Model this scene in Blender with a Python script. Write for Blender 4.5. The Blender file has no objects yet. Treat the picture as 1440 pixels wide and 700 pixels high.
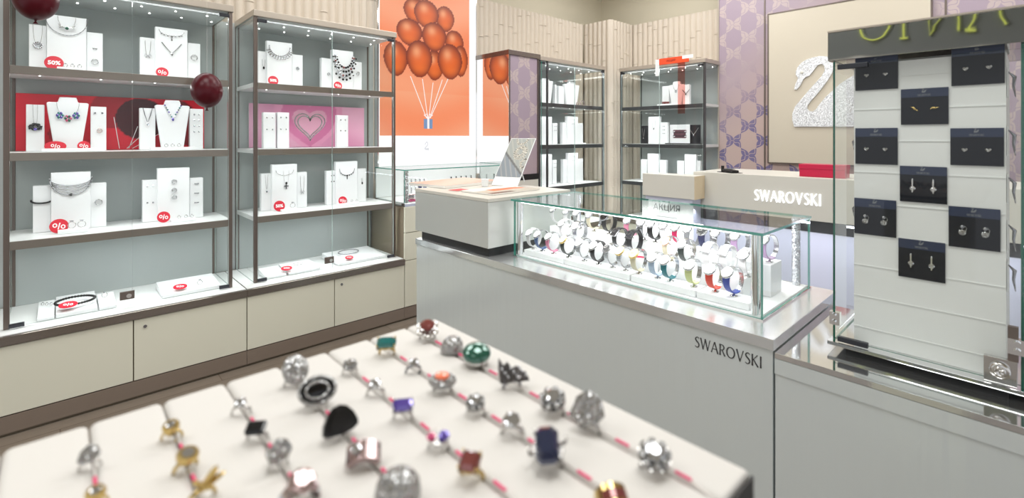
import bpy, math, random
from mathutils import Vector, Matrix
R = math.radians
random.seed(7)
S = bpy.context.scene
C = S.collection

# ------------------------------------------------------------------ camera
CAM_H = 1.55
FPX = 681.0
HZ = 193.0
FW = Vector((.682, .731, 0)).normalized()
RT = Vector((.731, -.682, 0)).normalized()
cd = bpy.data.cameras.new('camera')
cam = bpy.data.objects.new('camera', cd)
C.objects.link(cam)
cam.location = (0, 0, CAM_H)
cam.rotation_euler = (R(90), 0, math.atan2(FW.y, FW.x) - R(90))
cd.sensor_width = 36
cd.lens = FPX / 1440 * 36
cd.shift_y = -(350 - HZ) / 1440
cd.clip_start = .02
cd.dof.use_dof = True
cd.dof.focus_distance = 3.2
cd.dof.aperture_fstop = 3.4
S.camera = cam

# ------------------------------------------------------------------ world, view, lights
S.view_settings.view_transform = 'Standard'
S.view_settings.look = 'None'
S.view_settings.gamma = 1
S.view_settings.use_curve_mapping = False
S.view_settings.exposure = -0.05
S.cycles.transparent_max_bounces = 32
S.cycles.max_bounces = 10
S.cycles.sample_clamp_indirect = 6
S.cycles.use_denoising = True
w = bpy.data.worlds.new('world')
S.world = w
w.use_nodes = True
w.node_tree.nodes['Background'].inputs[0].default_value = (.95, .97, 1, 1)
w.node_tree.nodes['Background'].inputs[1].default_value = 1.0


def area(name, loc, rot, sx, sy, power, col=(1, 1, 1), spread=180):
    l = bpy.data.lights.new(name, 'AREA')
    l.shape = 'RECTANGLE'
    l.size, l.size_y = sx, sy
    l.energy = power
    l.color = col
    l.spread = R(spread)
    o = bpy.data.objects.new(name, l)
    C.objects.link(o)
    o.location = loc
    o.rotation_euler = rot
    return o


for i, (x, y) in enumerate([(.2, 2.2), (2.7, 2.6), (4.6, 2.2), (.6, .2), (2.6, .2), (4.7, .2), (-1.6, 1.8), (-1.6, -.6), (4.9, 3.3), (1.6, 3.3)]):  # unseen ceiling lights; the last entries added to brighten island front and upper walls
    area('unseen_ceiling_light', (x, y, 3.82), (0, 0, 0), 1.1, 1.1, (15 if y > 3 else 33) if x > .5 or y > 1 else 5, (.99, 1, .985))


# ------------------------------------------------------------------ image ray helpers (1440 x 700 frame)
def ray(px, py):
    return FW + RT * ((px - 720) / FPX) + Vector((0, 0, (HZ - py) / FPX))


def hit(px, py, F, y):
    """point, in frame F, where the sight line meets the frame's plane local y = y"""
    Fi = F.inverted()
    o = Fi @ Vector((0, 0, CAM_H))
    d = (Fi.to_3x3()) @ ray(px, py)
    t = (y - o.y) / d.y
    return o + d * t


def at_z(px, py, z):
    d = ray(px, py)
    return Vector((0, 0, CAM_H)) + d * ((z - CAM_H) / d.z)


def at_u(px, py, u):
    d = ray(px, py)
    return Vector((0, 0, CAM_H)) + d * (u / d.x)


def at_v(px, py, v):
    d = ray(px, py)
    return Vector((0, 0, CAM_H)) + d * (v / d.y)


T = Matrix.Translation


def Rz(a):
    return Matrix.Rotation(a, 4, 'Z')


def Rx(a):
    return Matrix.Rotation(a, 4, 'X')


def Ry(a):
    return Matrix.Rotation(a, 4, 'Y')


def axes(o, x, y, z=None):
    x = Vector(x).normalized(); y = Vector(y).normalized()
    z = x.cross(y).normalized()
    y = z.cross(x)
    M = Matrix.Identity(4)
    for i in range(3):
        M[i][0], M[i][1], M[i][2], M[i][3] = x[i], y[i], z[i], o[i]
    return M


# ------------------------------------------------------------------ materials
MATS = {}


def mat(name, col=(.8, .8, .8), rough=.5, metal=0, spec=.5, emit=None, es=1, coat=0, bump=None, sheen=0):
    if name in MATS:
        return MATS[name]
    m = bpy.data.materials.new(name)
    m.use_nodes = True
    b = m.node_tree.nodes['Principled BSDF']
    b.inputs['Base Color'].default_value = (*col, 1)
    b.inputs['Roughness'].default_value = rough
    b.inputs['Metallic'].default_value = metal
    b.inputs['Specular IOR Level'].default_value = spec
    b.inputs['Coat Weight'].default_value = coat
    if emit:
        b.inputs['Emission Color'].default_value = (*emit, 1)
        b.inputs['Emission Strength'].default_value = es
    if bump:
        nt = m.node_tree
        n = nt.nodes.new('ShaderNodeTexNoise')
        tc = nt.nodes.new('ShaderNodeTexCoord')
        mp = nt.nodes.new('ShaderNodeMapping')
        mp.inputs['Scale'].default_value = bump[2] if len(bump) > 2 else (1, 1, 1)
        nt.links.new(tc.outputs['Object'], mp.inputs[0])
        nt.links.new(mp.outputs[0], n.inputs['Vector'])
        n.inputs['Scale'].default_value = bump[0]
        bm = nt.nodes.new('ShaderNodeBump')
        bm.inputs['Strength'].default_value = bump[1]
        bm.inputs['Distance'].default_value = .01
        nt.links.new(n.outputs['Fac'], bm.inputs['Height'])
        nt.links.new(bm.outputs[0], b.inputs['Normal'])
    MATS[name] = m
    return m


def glass(name, tint, ior=1.45, k=1.0):
    m = bpy.data.materials.new(name)
    m.use_nodes = True
    nt = m.node_tree
    nt.nodes.clear()
    o = nt.nodes.new('ShaderNodeOutputMaterial')
    mx = nt.nodes.new('ShaderNodeMixShader')
    t = nt.nodes.new('ShaderNodeBsdfTransparent')
    t.inputs[0].default_value = (*tint, 1)
    g = nt.nodes.new('ShaderNodeBsdfGlossy')
    g.inputs['Roughness'].default_value = 0.0
    f = nt.nodes.new('ShaderNodeFresnel')
    f.inputs[0].default_value = ior
    # a real pane reflects once from its outer face: no internal mirror on the inner face
    geo = nt.nodes.new('ShaderNodeNewGeometry')
    inv = nt.nodes.new('ShaderNodeMath'); inv.operation = 'SUBTRACT'
    inv.inputs[0].default_value = 1.0
    nt.links.new(geo.outputs['Backfacing'], inv.inputs[1])
    ml = nt.nodes.new('ShaderNodeMath'); ml.operation = 'MULTIPLY'
    nt.links.new(f.outputs[0], ml.inputs[0])
    nt.links.new(inv.outputs[0], ml.inputs[1])
    nt.links.new(ml.outputs[0], mx.inputs[0])
    nt.links.new(t.outputs[0], mx.inputs[1])
    nt.links.new(g.outputs[0], mx.inputs[2])
    nt.links.new(mx.outputs[0], o.inputs[0])
    MATS[name] = m
    return m


def glitter(name, col, scale, rough=.12, metal=1.0, strength=1.0, var=.35):
    """surface paved with tiny crystals: every voronoi cell has its own tilt and tone"""
    m = bpy.data.materials.new(name)
    m.use_nodes = True
    nt = m.node_tree
    b = nt.nodes['Principled BSDF']
    tc = nt.nodes.new('ShaderNodeTexCoord')
    v = nt.nodes.new('ShaderNodeTexVoronoi')
    v.inputs['Scale'].default_value = scale
    nt.links.new(tc.outputs['Object'], v.inputs['Vector'])
    geo = nt.nodes.new('ShaderNodeNewGeometry')
    sub = nt.nodes.new('ShaderNodeVectorMath'); sub.operation = 'SUBTRACT'
    sub.inputs[1].default_value = (.5, .5, .5)
    nt.links.new(v.outputs['Color'], sub.inputs[0])
    sc = nt.nodes.new('ShaderNodeVectorMath'); sc.operation = 'SCALE'
    sc.inputs['Scale'].default_value = strength
    nt.links.new(sub.outputs[0], sc.inputs[0])
    ad = nt.nodes.new('ShaderNodeVectorMath'); ad.operation = 'ADD'
    nt.links.new(geo.outputs['Normal'], ad.inputs[0])
    nt.links.new(sc.outputs[0], ad.inputs[1])
    no = nt.nodes.new('ShaderNodeVectorMath'); no.operation = 'NORMALIZE'
    nt.links.new(ad.outputs[0], no.inputs[0])
    nt.links.new(no.outputs[0], b.inputs['Normal'])
    mr = nt.nodes.new('ShaderNodeMapRange')
    mr.inputs['To Min'].default_value = 1 - var
    mr.inputs['To Max'].default_value = 1.0
    nt.links.new(v.outputs['Color'], mr.inputs['Value'])
    cm = nt.nodes.new('ShaderNodeMix'); cm.data_type = 'RGBA'; cm.blend_type = 'MULTIPLY'
    cm.inputs['Factor'].default_value = 1
    cm.inputs['A'].default_value = (*col, 1)
    nt.links.new(mr.outputs[0], cm.inputs['B'])
    nt.links.new(cm.outputs['Result'], b.inputs['Base Color'])
    b.inputs['Metallic'].default_value = metal
    b.inputs['Roughness'].default_value = rough
    MATS[name] = m
    return m


def art(name, emit=0.0, rough=.35):
    """printed artwork: colours stored per corner of the print"""
    m = bpy.data.materials.new(name)
    m.use_nodes = True
    nt = m.node_tree
    b = nt.nodes['Principled BSDF']
    a = nt.nodes.new('ShaderNodeAttribute')
    a.attribute_name = 'print'
    nt.links.new(a.outputs['Color'], b.inputs['Base Color'])
    b.inputs['Roughness'].default_value = rough
    if emit:
        b.inputs['Base Color'].default_value = (0, 0, 0, 1)
        nt.links.remove(b.inputs['Base Color'].links[0])
        nt.links.new(a.outputs['Color'], b.inputs['Emission Color'])
        b.inputs['Emission Strength'].default_value = emit
    MATS[name] = m
    return m


def srgb(r, g, b):
    def f(c):
        c /= 255
        return c / 12.92 if c <= .04045 else ((c + .055) / 1.055) ** 2.4
    return (f(r), f(g), f(b))


M = MATS
glass('clear_glass', (.985, .995, .99), 1.38)
glass('case_glass', (.985, .995, .99), 1.42)
glass('acrylic', (.97, .98, .98), 1.35)
mat('glass_edge', srgb(70, 150, 135), .15, 0, .8, coat=.5)
mat('dark_glass_edge', srgb(15, 95, 75), .15, 0, .8)
mat('bronze', srgb(112, 101, 95), .3, .55, .5, bump=(60, .12, (1, 1, 30)))
mat('bronze_ledge', srgb(136, 128, 122), .16, .8, .5)
mat('pale_bronze', srgb(186, 176, 164), .3, .4)
mat('graphite_frame', srgb(84, 84, 86), .3, .5)
mat('cream_panel', srgb(216, 214, 198), .4, 0, .4)
mat('cream_seam', srgb(120, 108, 90), .6)
mat('cream_wall', srgb(214, 206, 186), .8)
mat('rib_wall', srgb(208, 197, 183), .65, 0, .3)
mat('grey_back', srgb(174, 181, 180), .75, bump=(500, .25))
mat('grey_shelf', srgb(190, 196, 196), .35)
mat('shelf_edge', srgb(132, 122, 114), .28, .5)
mat('shelf_white', srgb(228, 230, 230), .4)
mat('white_pad', srgb(235, 236, 238), .55, 0, .3)
mat('white_plastic', srgb(238, 240, 242), .3)
mat('cushion', srgb(209, 206, 202), .8, 0, .2, bump=(900, .15))
mat('plinth_bronze', srgb(130, 116, 105), .35, .15)
mat('tray_side', srgb(52, 50, 50), .6)
mat('chrome', (.82, .83, .84), .06, 1)
mat('wavy_mirror', (.74, .77, .79), .10, .7, bump=(3.2, .25, (1, 1, 1)))
mat('mirror', (.9, .9, .9), .01, 1)
mat('dark_mirror', (.62, .62, .60), .03, 1, bump=(4, .035, (1, 1, 2.5)))
mat('satin_steel', srgb(200, 202, 198), .3, .3, .5)
mat('steel_top', (.72, .73, .74), .07, .95)
mat('island_body', srgb(214, 221, 222), .2, .25, .5, bump=(6, .35, (.6, 4, .10)))
mat('desk_panel', srgb(209, 206, 197), .35)
mat('logo_panel', srgb(203, 194, 177), .45)
mat('case_led', (1, 1, 1), .5, emit=(1, 1, 1), es=3)
mat('ledge_satin', (.80, .81, .82), .24, .8)
mat('watch_silver', (.45, .45, .47), .15, 1)
mat('desk_wood', srgb(214, 196, 164), .4)
mat('lavender_panel', srgb(205, 208, 226), .3)
mat('black_gap', srgb(22, 22, 24), .4)
mat('black_plastic', srgb(20, 20, 22), .3)
mat('dark_hinge', srgb(58, 60, 66), .3, .5)
mat('red_sign', srgb(206, 20, 48), .35)
mat('red_box', srgb(190, 10, 62), .35)
mat('white_ink', (.9, .9, .9), .5)
mat('grey_ink', srgb(118, 122, 128), .5)
mat('dark_ink', srgb(70, 70, 72), .35, .3)
mat('lit_letter', (.9, .92, .95), .4, emit=(.95, .97, 1), es=1.1)
mat('silver', (.62, .61, .60), .14, 1)
mat('dark_silver', (.28, .28, .30), .2, 1)
mat('gold', (.62, .46, .18), .15, 1)
mat('rose_gold', (.85, .58, .46), .15, 1)
mat('black_gem', (.004, .004, .005), .12, 0, .45)
mat('teal_gem', srgb(0, 112, 112), .04, .3, 1, coat=1)
mat('green_gem', srgb(0, 90, 72), .04, .3, 1, coat=1)
mat('blue_gem', srgb(30, 42, 78), .05, .4, 1, coat=1)
mat('violet_gem', srgb(92, 72, 170), .04, .4, 1, coat=1)
mat('pink_gem', srgb(190, 60, 110), .05, .3, 1, coat=1)
mat('topaz_gem', srgb(130, 62, 60), .04, .4, 1, coat=1)
mat('coral_gem', srgb(245, 120, 80), .2, 0, .8, coat=1)
mat('crystal', (.52, .53, .56), .03, .9, 1, coat=1)
mat('opal_gem', srgb(176, 152, 152), .06, .7, 1, coat=1)
glitter('pave', (.56, .56, .56), 900, .15, .9, 1.1, .6)
glitter('pave_dark', (.16, .15, .15), 700, .15, .9, 1.1, .6)
glitter('crystal_fabric', (.93, .95, .99), 230, .35, .25, .8, .35)
glitter('sparkle', (.86, .88, .92), 420, .08, 1, 1.1, .5)
mat('pink_cord', srgb(222, 50, 110), .4, emit=None)
mat('clear_cord', srgb(214, 208, 204), .3)
mat('balloon', srgb(72, 0, 16), .32, 0, .3)
mat('clear_edge', srgb(176, 192, 188), .15, 0, .8)
mat('lightbox', (0, 0, 0), .5, emit=(1, 1, 1), es=1.15)
mat('led', (1, 1, 1), .5, emit=(1, .98, .95), es=9)
mat('neon', (.3, .3, .05), .5, emit=(.62, .70, .14), es=1.0)
mat('sign_board', srgb(112, 116, 116), .6)
mat('navy_card', srgb(12, 15, 26), .45, 0, .3)
mat('navy_band', srgb(30, 42, 72), .35)
mat('card_white', srgb(240, 240, 240), .5)
mat('black_card', srgb(24, 22, 28), .4)
mat('paper', srgb(238, 234, 228), .5)
mat('frosted', srgb(232, 233, 232), .4, 0, .5)
art('print_lit', .95)
art('print_matte')

for nm, c in dict(white=(236, 236, 238), blue=(72, 100, 150), pink=(214, 130, 160), black=(24, 24, 28), darkgreen=(40, 52, 50),
                  silver_strap=(205, 206, 210), beige=(214, 206, 180), lightblue=(172, 190, 214), teal=(0, 112, 124),
                  lime=(206, 214, 150), red=(226, 70, 50), cobalt=(50, 74, 170), magenta=(206, 20, 92), navy=(40, 46, 92),
                  lilac=(196, 160, 204), grey=(150, 152, 156)).items():
    mat('strap_' + nm, srgb(*[v * .93 for v in c]), .4 if nm != 'silver_strap' else .18, 0 if nm != 'silver_strap' else .9)
mat('dial_white', (.85, .85, .86), .25)
mat('dial_black', (.02, .02, .025), .15)
mat('dial_gold', (.75, .68, .5), .2, .3)


# ------------------------------------------------------------------ mesh builder
class MB:
    def __init__(s):
        s.v, s.f, s.m, s.sm, s.col = [], [], [], [], None

    def add(s, vs, fs, mi=0, smooth=False, X=None):
        n = len(s.v)
        s.v += [tuple(X @ Vector(p)) if X is not None else tuple(p) for p in vs]
        s.f += [tuple(i + n for i in f) for f in fs]
        s.m += [mi] * len(fs)
        s.sm += [smooth] * len(fs)
        return s

    def box(s, x0, x1, y0, y1, z0, z1, mi=0, X=None, em=None, thin=None):
        """em: material index for the narrow faces; thin: axis of thickness 0/1/2"""
        vs = [(x, y, z) for x in (x0, x1) for y in (y0, y1) for z in (z0, z1)]
        fs = [(0, 1, 3, 2), (4, 6, 7, 5), (0, 4, 5, 1), (2, 3, 7, 6), (0, 2, 6, 4), (1, 5, 7, 3)]
        s.add(vs, fs, mi, False, X)
        if em is not None:
            for k in range(6):
                if k // 2 != thin:
                    s.m[-6 + k] = em
        return s

    def prism(s, poly, y0, y1, mi=0, X=None, smooth=False):
        """polygon in x-z, extruded along y from y0 to y1 (front y0)"""
        n = len(poly)
        vs = [(p[0], y0, p[1]) for p in poly] + [(p[0], y1, p[1]) for p in poly]
        fs = [tuple(range(n)), tuple(range(2 * n - 1, n - 1, -1))]
        fs += [(i, i + n, (i + 1) % n + n, (i + 1) % n) for i in range(n)]
        n0 = len(s.f)
        s.add(vs, fs, mi, False, X)
        if smooth:
            for k in range(n0 + 2, len(s.f)):
                s.sm[k] = True
        return s

    def lathe(s, prof, mi=0, n=24, X=None, smooth=True, cap=True):
        vs = []
        for r, z in prof:
            vs += [(r * math.cos(2 * math.pi * k / n), r * math.sin(2 * math.pi * k / n), z) for k in range(n)]
        fs = []
        for j in range(len(prof) - 1):
            fs += [(j * n + k, j * n + (k + 1) % n, (j + 1) * n + (k + 1) % n, (j + 1) * n + k) for k in range(n)]
        s.add(vs, fs, mi, smooth, X)
        if cap:
            m = len(prof) - 1
            s.add(vs[:n], [tuple(range(n - 1, -1, -1))], mi, False, X)
            s.add(vs[m * n:], [tuple(range(n))], mi, False, X)
        return s

    def cyl(s, r, z0, z1, mi=0, n=20, X=None):
        return s.lathe([(r, z0), (r, z1)], mi, n, X)

    def sph(s, c, r, mi=0, n=12, X=None, sc=(1, 1, 1), smooth=True):
        vs, fs = [], []
        h = max(4, n // 2 + 1)
        for j in range(h + 1):
            t = math.pi * j / h
            for k in range(n):
                a = 2 * math.pi * k / n
                vs.append((c[0] + r * sc[0] * math.sin(t) * math.cos(a), c[1] + r * sc[1] * math.sin(t) * math.sin(a), c[2] + r * sc[2] * math.cos(t)))
        for j in range(h):
            fs += [(j * n + k, (j + 1) * n + k, (j + 1) * n + (k + 1) % n, j * n + (k + 1) % n) for k in range(n)]
        return s.add(vs, fs, mi, smooth, X)

    def gem(s, c, r, mi=0, X=None, n=8, sc=(1, 1), up=True, h=.75):
        """brilliant: table, crown, girdle, pavilion; axis z"""
        if isinstance(sc, (int, float)):
            sc = (sc, sc)
        vs, fs = [], []
        rings = [(.52, .38 * h, 0), (.86, .2 * h, .5), (1, 0, 0), (.55, -.4 * h, .5), (.08, -.75 * h, 0)]
        for q, (a, z, o) in enumerate(rings):
            vs += [(c[0] + r * a * sc[0] * math.cos(2 * math.pi * (k + o) / n), c[1] + r * a * sc[1] * math.sin(2 * math.pi * (k + o) / n), c[2] + r * z) for k in range(n)]
        fs.append(tuple(range(n)))
        for j in range(len(rings) - 1):
            sh = 1 if rings[j][2] else 0
            for k in range(n):
                a, b = j * n + k, j * n + (k + 1) % n
                if rings[j + 1][2]:
                    c1, c0 = (j + 1) * n + k, (j + 1) * n + (k - 1) % n
                    fs += [(a, c1, b), (a, c0, c1)]
                else:
                    c1, c0 = (j + 1) * n + (k + 1) % n, (j + 1) * n + k
                    if sh:
                        fs += [(a, c0, c1), (a, c1, b)]
                    else:
                        fs += [(a, c0, c1, b)]
        return s.add(vs, fs, mi, False, X)

    def tube(s, pts, r, mi=0, n=6, X=None, closed=False, smooth=True):
        P = [Vector(p) for p in pts]
        m = len(P)
        vs, fs = [], []
        ref = Vector((.12, .23, .97))
        for i, p in enumerate(P):
            if closed:
                t = P[(i + 1) % m] - P[i - 1]
            else:
                t = P[min(i + 1, m - 1)] - P[max(i - 1, 0)]
            t.normalize()
            rr = ref if abs(t.dot(ref)) < .95 else Vector((1, 0, .1))
            a = t.cross(rr).normalized(); b = t.cross(a)
            ri = r[i] if isinstance(r, (list, tuple)) else r
            vs += [tuple(p + (a * math.cos(2 * math.pi * k / n) + b * math.sin(2 * math.pi * k / n)) * ri) for k in range(n)]
        for i in range(m if closed else m - 1):
            j = (i + 1) % m
            fs += [(i * n + k, i * n + (k + 1) % n, j * n + (k + 1) % n, j * n + k) for k in range(n)]
        if not closed:
            fs += [tuple(range(n)), tuple(range(m * n - 1, m * n - n - 1, -1))]
        return s.add(vs, fs, mi, smooth, X)

    def strip(s, pts, t, mi=0, X=None):
        """flat stroke in the x-z plane, pts (x, z, width), thickness t towards -y"""
        m = len(pts)
        L, Rr = [], []
        for i in range(m):
            a = Vector(pts[max(i - 1, 0)][:2]); b = Vector(pts[min(i + 1, m - 1)][:2])
            d = (b - a)
            if d.length < 1e-9:
                d = Vector((1, 0))
            d.normalize()
            nrm = Vector((-d.y, d.x)) * pts[i][2] / 2
            p = Vector(pts[i][:2])
            L.append(p + nrm); Rr.append(p - nrm)
        vs = [(q.x, -t, q.y) for q in L] + [(q.x, -t, q.y) for q in Rr] + [(q.x, 0, q.y) for q in L] + [(q.x, 0, q.y) for q in Rr]
        fs = []
        for i in range(m - 1):
            fs += [(i, m + i, m + i + 1, i + 1), (i, i + 1, 2 * m + i + 1, 2 * m + i), (m + i, 3 * m + i, 3 * m + i + 1, m + i + 1)]
        fs += [(0, 2 * m, 3 * m, m), (m - 1, 2 * m - 1, 4 * m - 1, 3 * m - 1)]
        return s.add(vs, fs, mi, False, X)

    def ribbon(s, pts, wd, th, axis, mi=0, X=None, smooth=True):
        """band swept along pts (in the plane normal to axis), width along axis"""
        ax = Vector(axis)
        P = [Vector(p) for p in pts]
        m = len(P)
        vs = []
        for i, p in enumerate(P):
            t = (P[min(i + 1, m - 1)] - P[max(i - 1, 0)]).normalized()
            nn = t.cross(ax).normalized() * th / 2
            wi = wd[i] if isinstance(wd, (list, tuple)) else wd
            a = ax * wi / 2
            vs += [tuple(p + nn + a), tuple(p + nn - a), tuple(p - nn - a), tuple(p - nn + a)]
        fs = []
        for i in range(m - 1):
            fs += [(i * 4 + k, i * 4 + (k + 1) % 4, i * 4 + 4 + (k + 1) % 4, i * 4 + 4 + k) for k in range(4)]
        fs += [(0, 1, 2, 3), (m * 4 - 1, m * 4 - 2, m * 4 - 3, m * 4 - 4)]
        return s.add(vs, fs, mi, False, X)

    def build(s, name, mats, parent=None, X=None, bevel=0, seg=2):
        me = bpy.data.meshes.new(name)
        me.from_pydata(s.v, [], s.f)
        if isinstance(mats, str):
            mats = [mats]
        for m in mats:
            me.materials.append(MATS[m])
        me.polygons.foreach_set('material_index', s.m)
        me.polygons.foreach_set('use_smooth', s.sm)
        if s.col is not None:
            a = me.color_attributes.new('print', 'FLOAT_COLOR', 'POINT')
            flat = []
            for i in range(len(s.v)):
                c = s.col[i] if i < len(s.col) else (.9, .9, .9)
                flat += [c[0], c[1], c[2], 1]
            a.data.foreach_set('color', flat)
        me.update()
        o = bpy.data.objects.new(name, me)
        C.objects.link(o)
        if parent is not None:
            o.parent = parent
        if X is not None:
            o.matrix_world = X if parent is None else o.matrix_world
            if parent is not None:
                o.matrix_local = X
        if bevel:
            b = o.modifiers.new('bevel', 'BEVEL')
            b.width = bevel
            b.segments = seg
            b.limit_method = 'ANGLE'
            b.angle_limit = R(40)
        return o


def tag(o, label, cat, group=None, kind=None):
    if label: o['label'] = label
    if cat: o['category'] = cat
    if group: o['group'] = group
    if kind: o['kind'] = kind
    return o


def thing(name, label, cat, X, group=None):
    o = bpy.data.objects.new(name, None)
    o.empty_display_size = .05
    C.objects.link(o)
    o.matrix_world = X
    return tag(o, label, cat, group)


def struct(o, label=None):
    o['kind'] = 'structure'
    if label: o['label'] = label
    return o


def cat_rom(P, n=6):
    out = []
    m = len(P)
    for i in range(m - 1):
        p0, p1, p2, p3 = P[max(i - 1, 0)], P[i], P[i + 1], P[min(i + 2, m - 1)]
        for k in range(n):
            t = k / n
            out.append(tuple(.5 * ((2 * b) + (-a + c) * t + (2 * a - 5 * b + 4 * c - d) * t * t + (-a + 3 * b - 3 * c + d) * t ** 3)
                             for a, b, c, d in zip(p0, p1, p2, p3)))
    out.append(tuple(P[-1]))
    return out


# flared roman capitals drawn as strokes (height 1)
def glyph(ch):
    th, tn = .13, .07
    if ch == 'S':
        return .56, [cat_rom([(.50, .86, .05), (.36, .97, .075), (.17, .91, .10), (.10, .75, .13), (.22, .58, .14), (.40, .45, .14), (.49, .27, .13), (.41, .09, .10), (.24, .02, .075), (.04, .11, .05)], 5)]
    if ch == 'W':
        return 1.12, [[(.03, 1, .15), (.17, .5, .11), (.31, 0, .12)], [(.29, 0, .07), (.43, .5, .06), (.56, 1, .08)], [(.54, 1, .15), (.68, .5, .11), (.82, 0, .12)], [(.80, 0, .07), (.94, .5, .06), (1.07, 1, .09)]]
    if ch == 'A':
        return .78, [[(.02, 0, .09), (.19, .5, .06), (.36, 1, .07)], [(.37, 1, .12), (.55, .5, .11), (.73, 0, .15)], [(.15, .36, .06), (.58, .36, .06)]]
    if ch == 'R':
        return .66, [[(.10, 0, .16), (.10, .5, .11), (.10, 1, .15)], cat_rom([(.10, .96, .06), (.34, .96, .08), (.50, .82, .12), (.48, .62, .11), (.30, .50, .07), (.12, .50, .05)], 5), [(.30, .52, .09), (.46, .24, .11), (.62, 0, .15)]]
    if ch == 'O':
        return .96, [[(.46 + .40 * math.sin(a), .5 + .47 * math.cos(a), .075 + .06 * abs(math.sin(a))) for a in [2 * math.pi * k / 28 for k in range(29)]]]
    if ch == 'V':
        return .76, [[(.03, 1, .15), (.20, .5, .11), (.38, 0, .12)], [(.36, 0, .07), (.53, .5, .06), (.70, 1, .09)]]
    if ch == 'K':
        return .70, [[(.10, 0, .16), (.10, .5, .11), (.10, 1, .15)], [(.12, .47, .06), (.36, .74, .06), (.60, 1, .09)], [(.22, .56, .09), (.42, .28, .11), (.66, 0, .15)]]
    if ch == 'I':
        return .24, [[(.12, 0, .16), (.12, .5, .11), (.12, 1, .15)]]
    return .4, []


def word(mb, text, h, t, mi=0, X=None, gap=.09, width=None, bold=1.0):
    pen, strokes = 0, []
    for ch in text:
        wd, st = glyph(ch)
        strokes += [[(x + pen, z, q * bold) for x, z, q in s_] for s_ in st]
        pen += wd + gap
    sx = h if width is None else width / pen
    for st in strokes:
        mb.strip([(x * sx, z * h, q * h) for x, z, q in st], t, mi, X)
    return pen * sx


def letters(txt, size, bold=0.0, ext=.0006):
    """typeset text as a mesh in the x-z plane facing -y, centred"""
    cu = bpy.data.curves.new('txt', 'FONT')
    cu.body = txt
    cu.size = size
    cu.align_x = 'CENTER'
    cu.align_y = 'CENTER'
    cu.extrude = ext
    cu.offset = bold
    cu.resolution_u = 3
    o = bpy.data.objects.new('txt', cu)
    C.objects.link(o)
    bpy.context.view_layer.update()
    me = o.evaluated_get(bpy.context.evaluated_depsgraph_get()).to_mesh()
    vs = [(v.co.x, -v.co.z, v.co.y) for v in me.vertices]
    fs = [tuple(p.vertices) for p in me.polygons]
    bpy.data.objects.remove(o)
    bpy.data.curves.remove(cu)
    return vs, fs


SWAN = [(.02, .60), (.055, .75), (.17, .90), (.30, .97), (.44, .99), (.55, .93), (.60, .80), (.57, .66), (.47, .52), (.36, .38), (.30, .28), (.30, .235), (.335, .21), (.385, .225),
        (.47, .33), (.60, .47), (.75, .58), (.90, .68), (1.0, .74), (1.03, .66), (1.02, .5), (.97, .33), (.88, .18), (.74, .05), (.60, 0), (.05, 0), (.02, .07), (.02, .18), (.07, .28),
        (.17, .40), (.30, .55), (.40, .68), (.43, .78), (.40, .85), (.33, .86), (.24, .81), (.16, .72), (.13, .62), (.09, .53), (.05, .53)]


def artgrid(mb, x0, x1, z0, z1, y, nx, nz, fn, mi=0):
    """grid facing -y, each corner coloured by fn(x01, z01)"""
    vs, cs, fs = [], [], []
    for j in range(nz + 1):
        for i in range(nx + 1):
            a, b = i / nx, j / nz
            vs.append((x0 + (x1 - x0) * a, y, z0 + (z1 - z0) * b))
            cs.append(fn(a, b))
    for j in range(nz):
        for i in range(nx):
            p = j * (nx + 1) + i
            fs.append((p, p + 1, p + nx + 2, p + nx + 1))
    if mb.col is None:
        mb.col = [(.9, .9, .9)] * len(mb.v)
    mb.col += cs
    mb.add(vs, fs, mi, False)

# ================================================================== STRUCTURE
VA = 4.27      # wall behind the long row of showcases (normal -y)
UB = 5.88      # back wall (normal -x)
I4 = Matrix.Identity(4)


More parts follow.
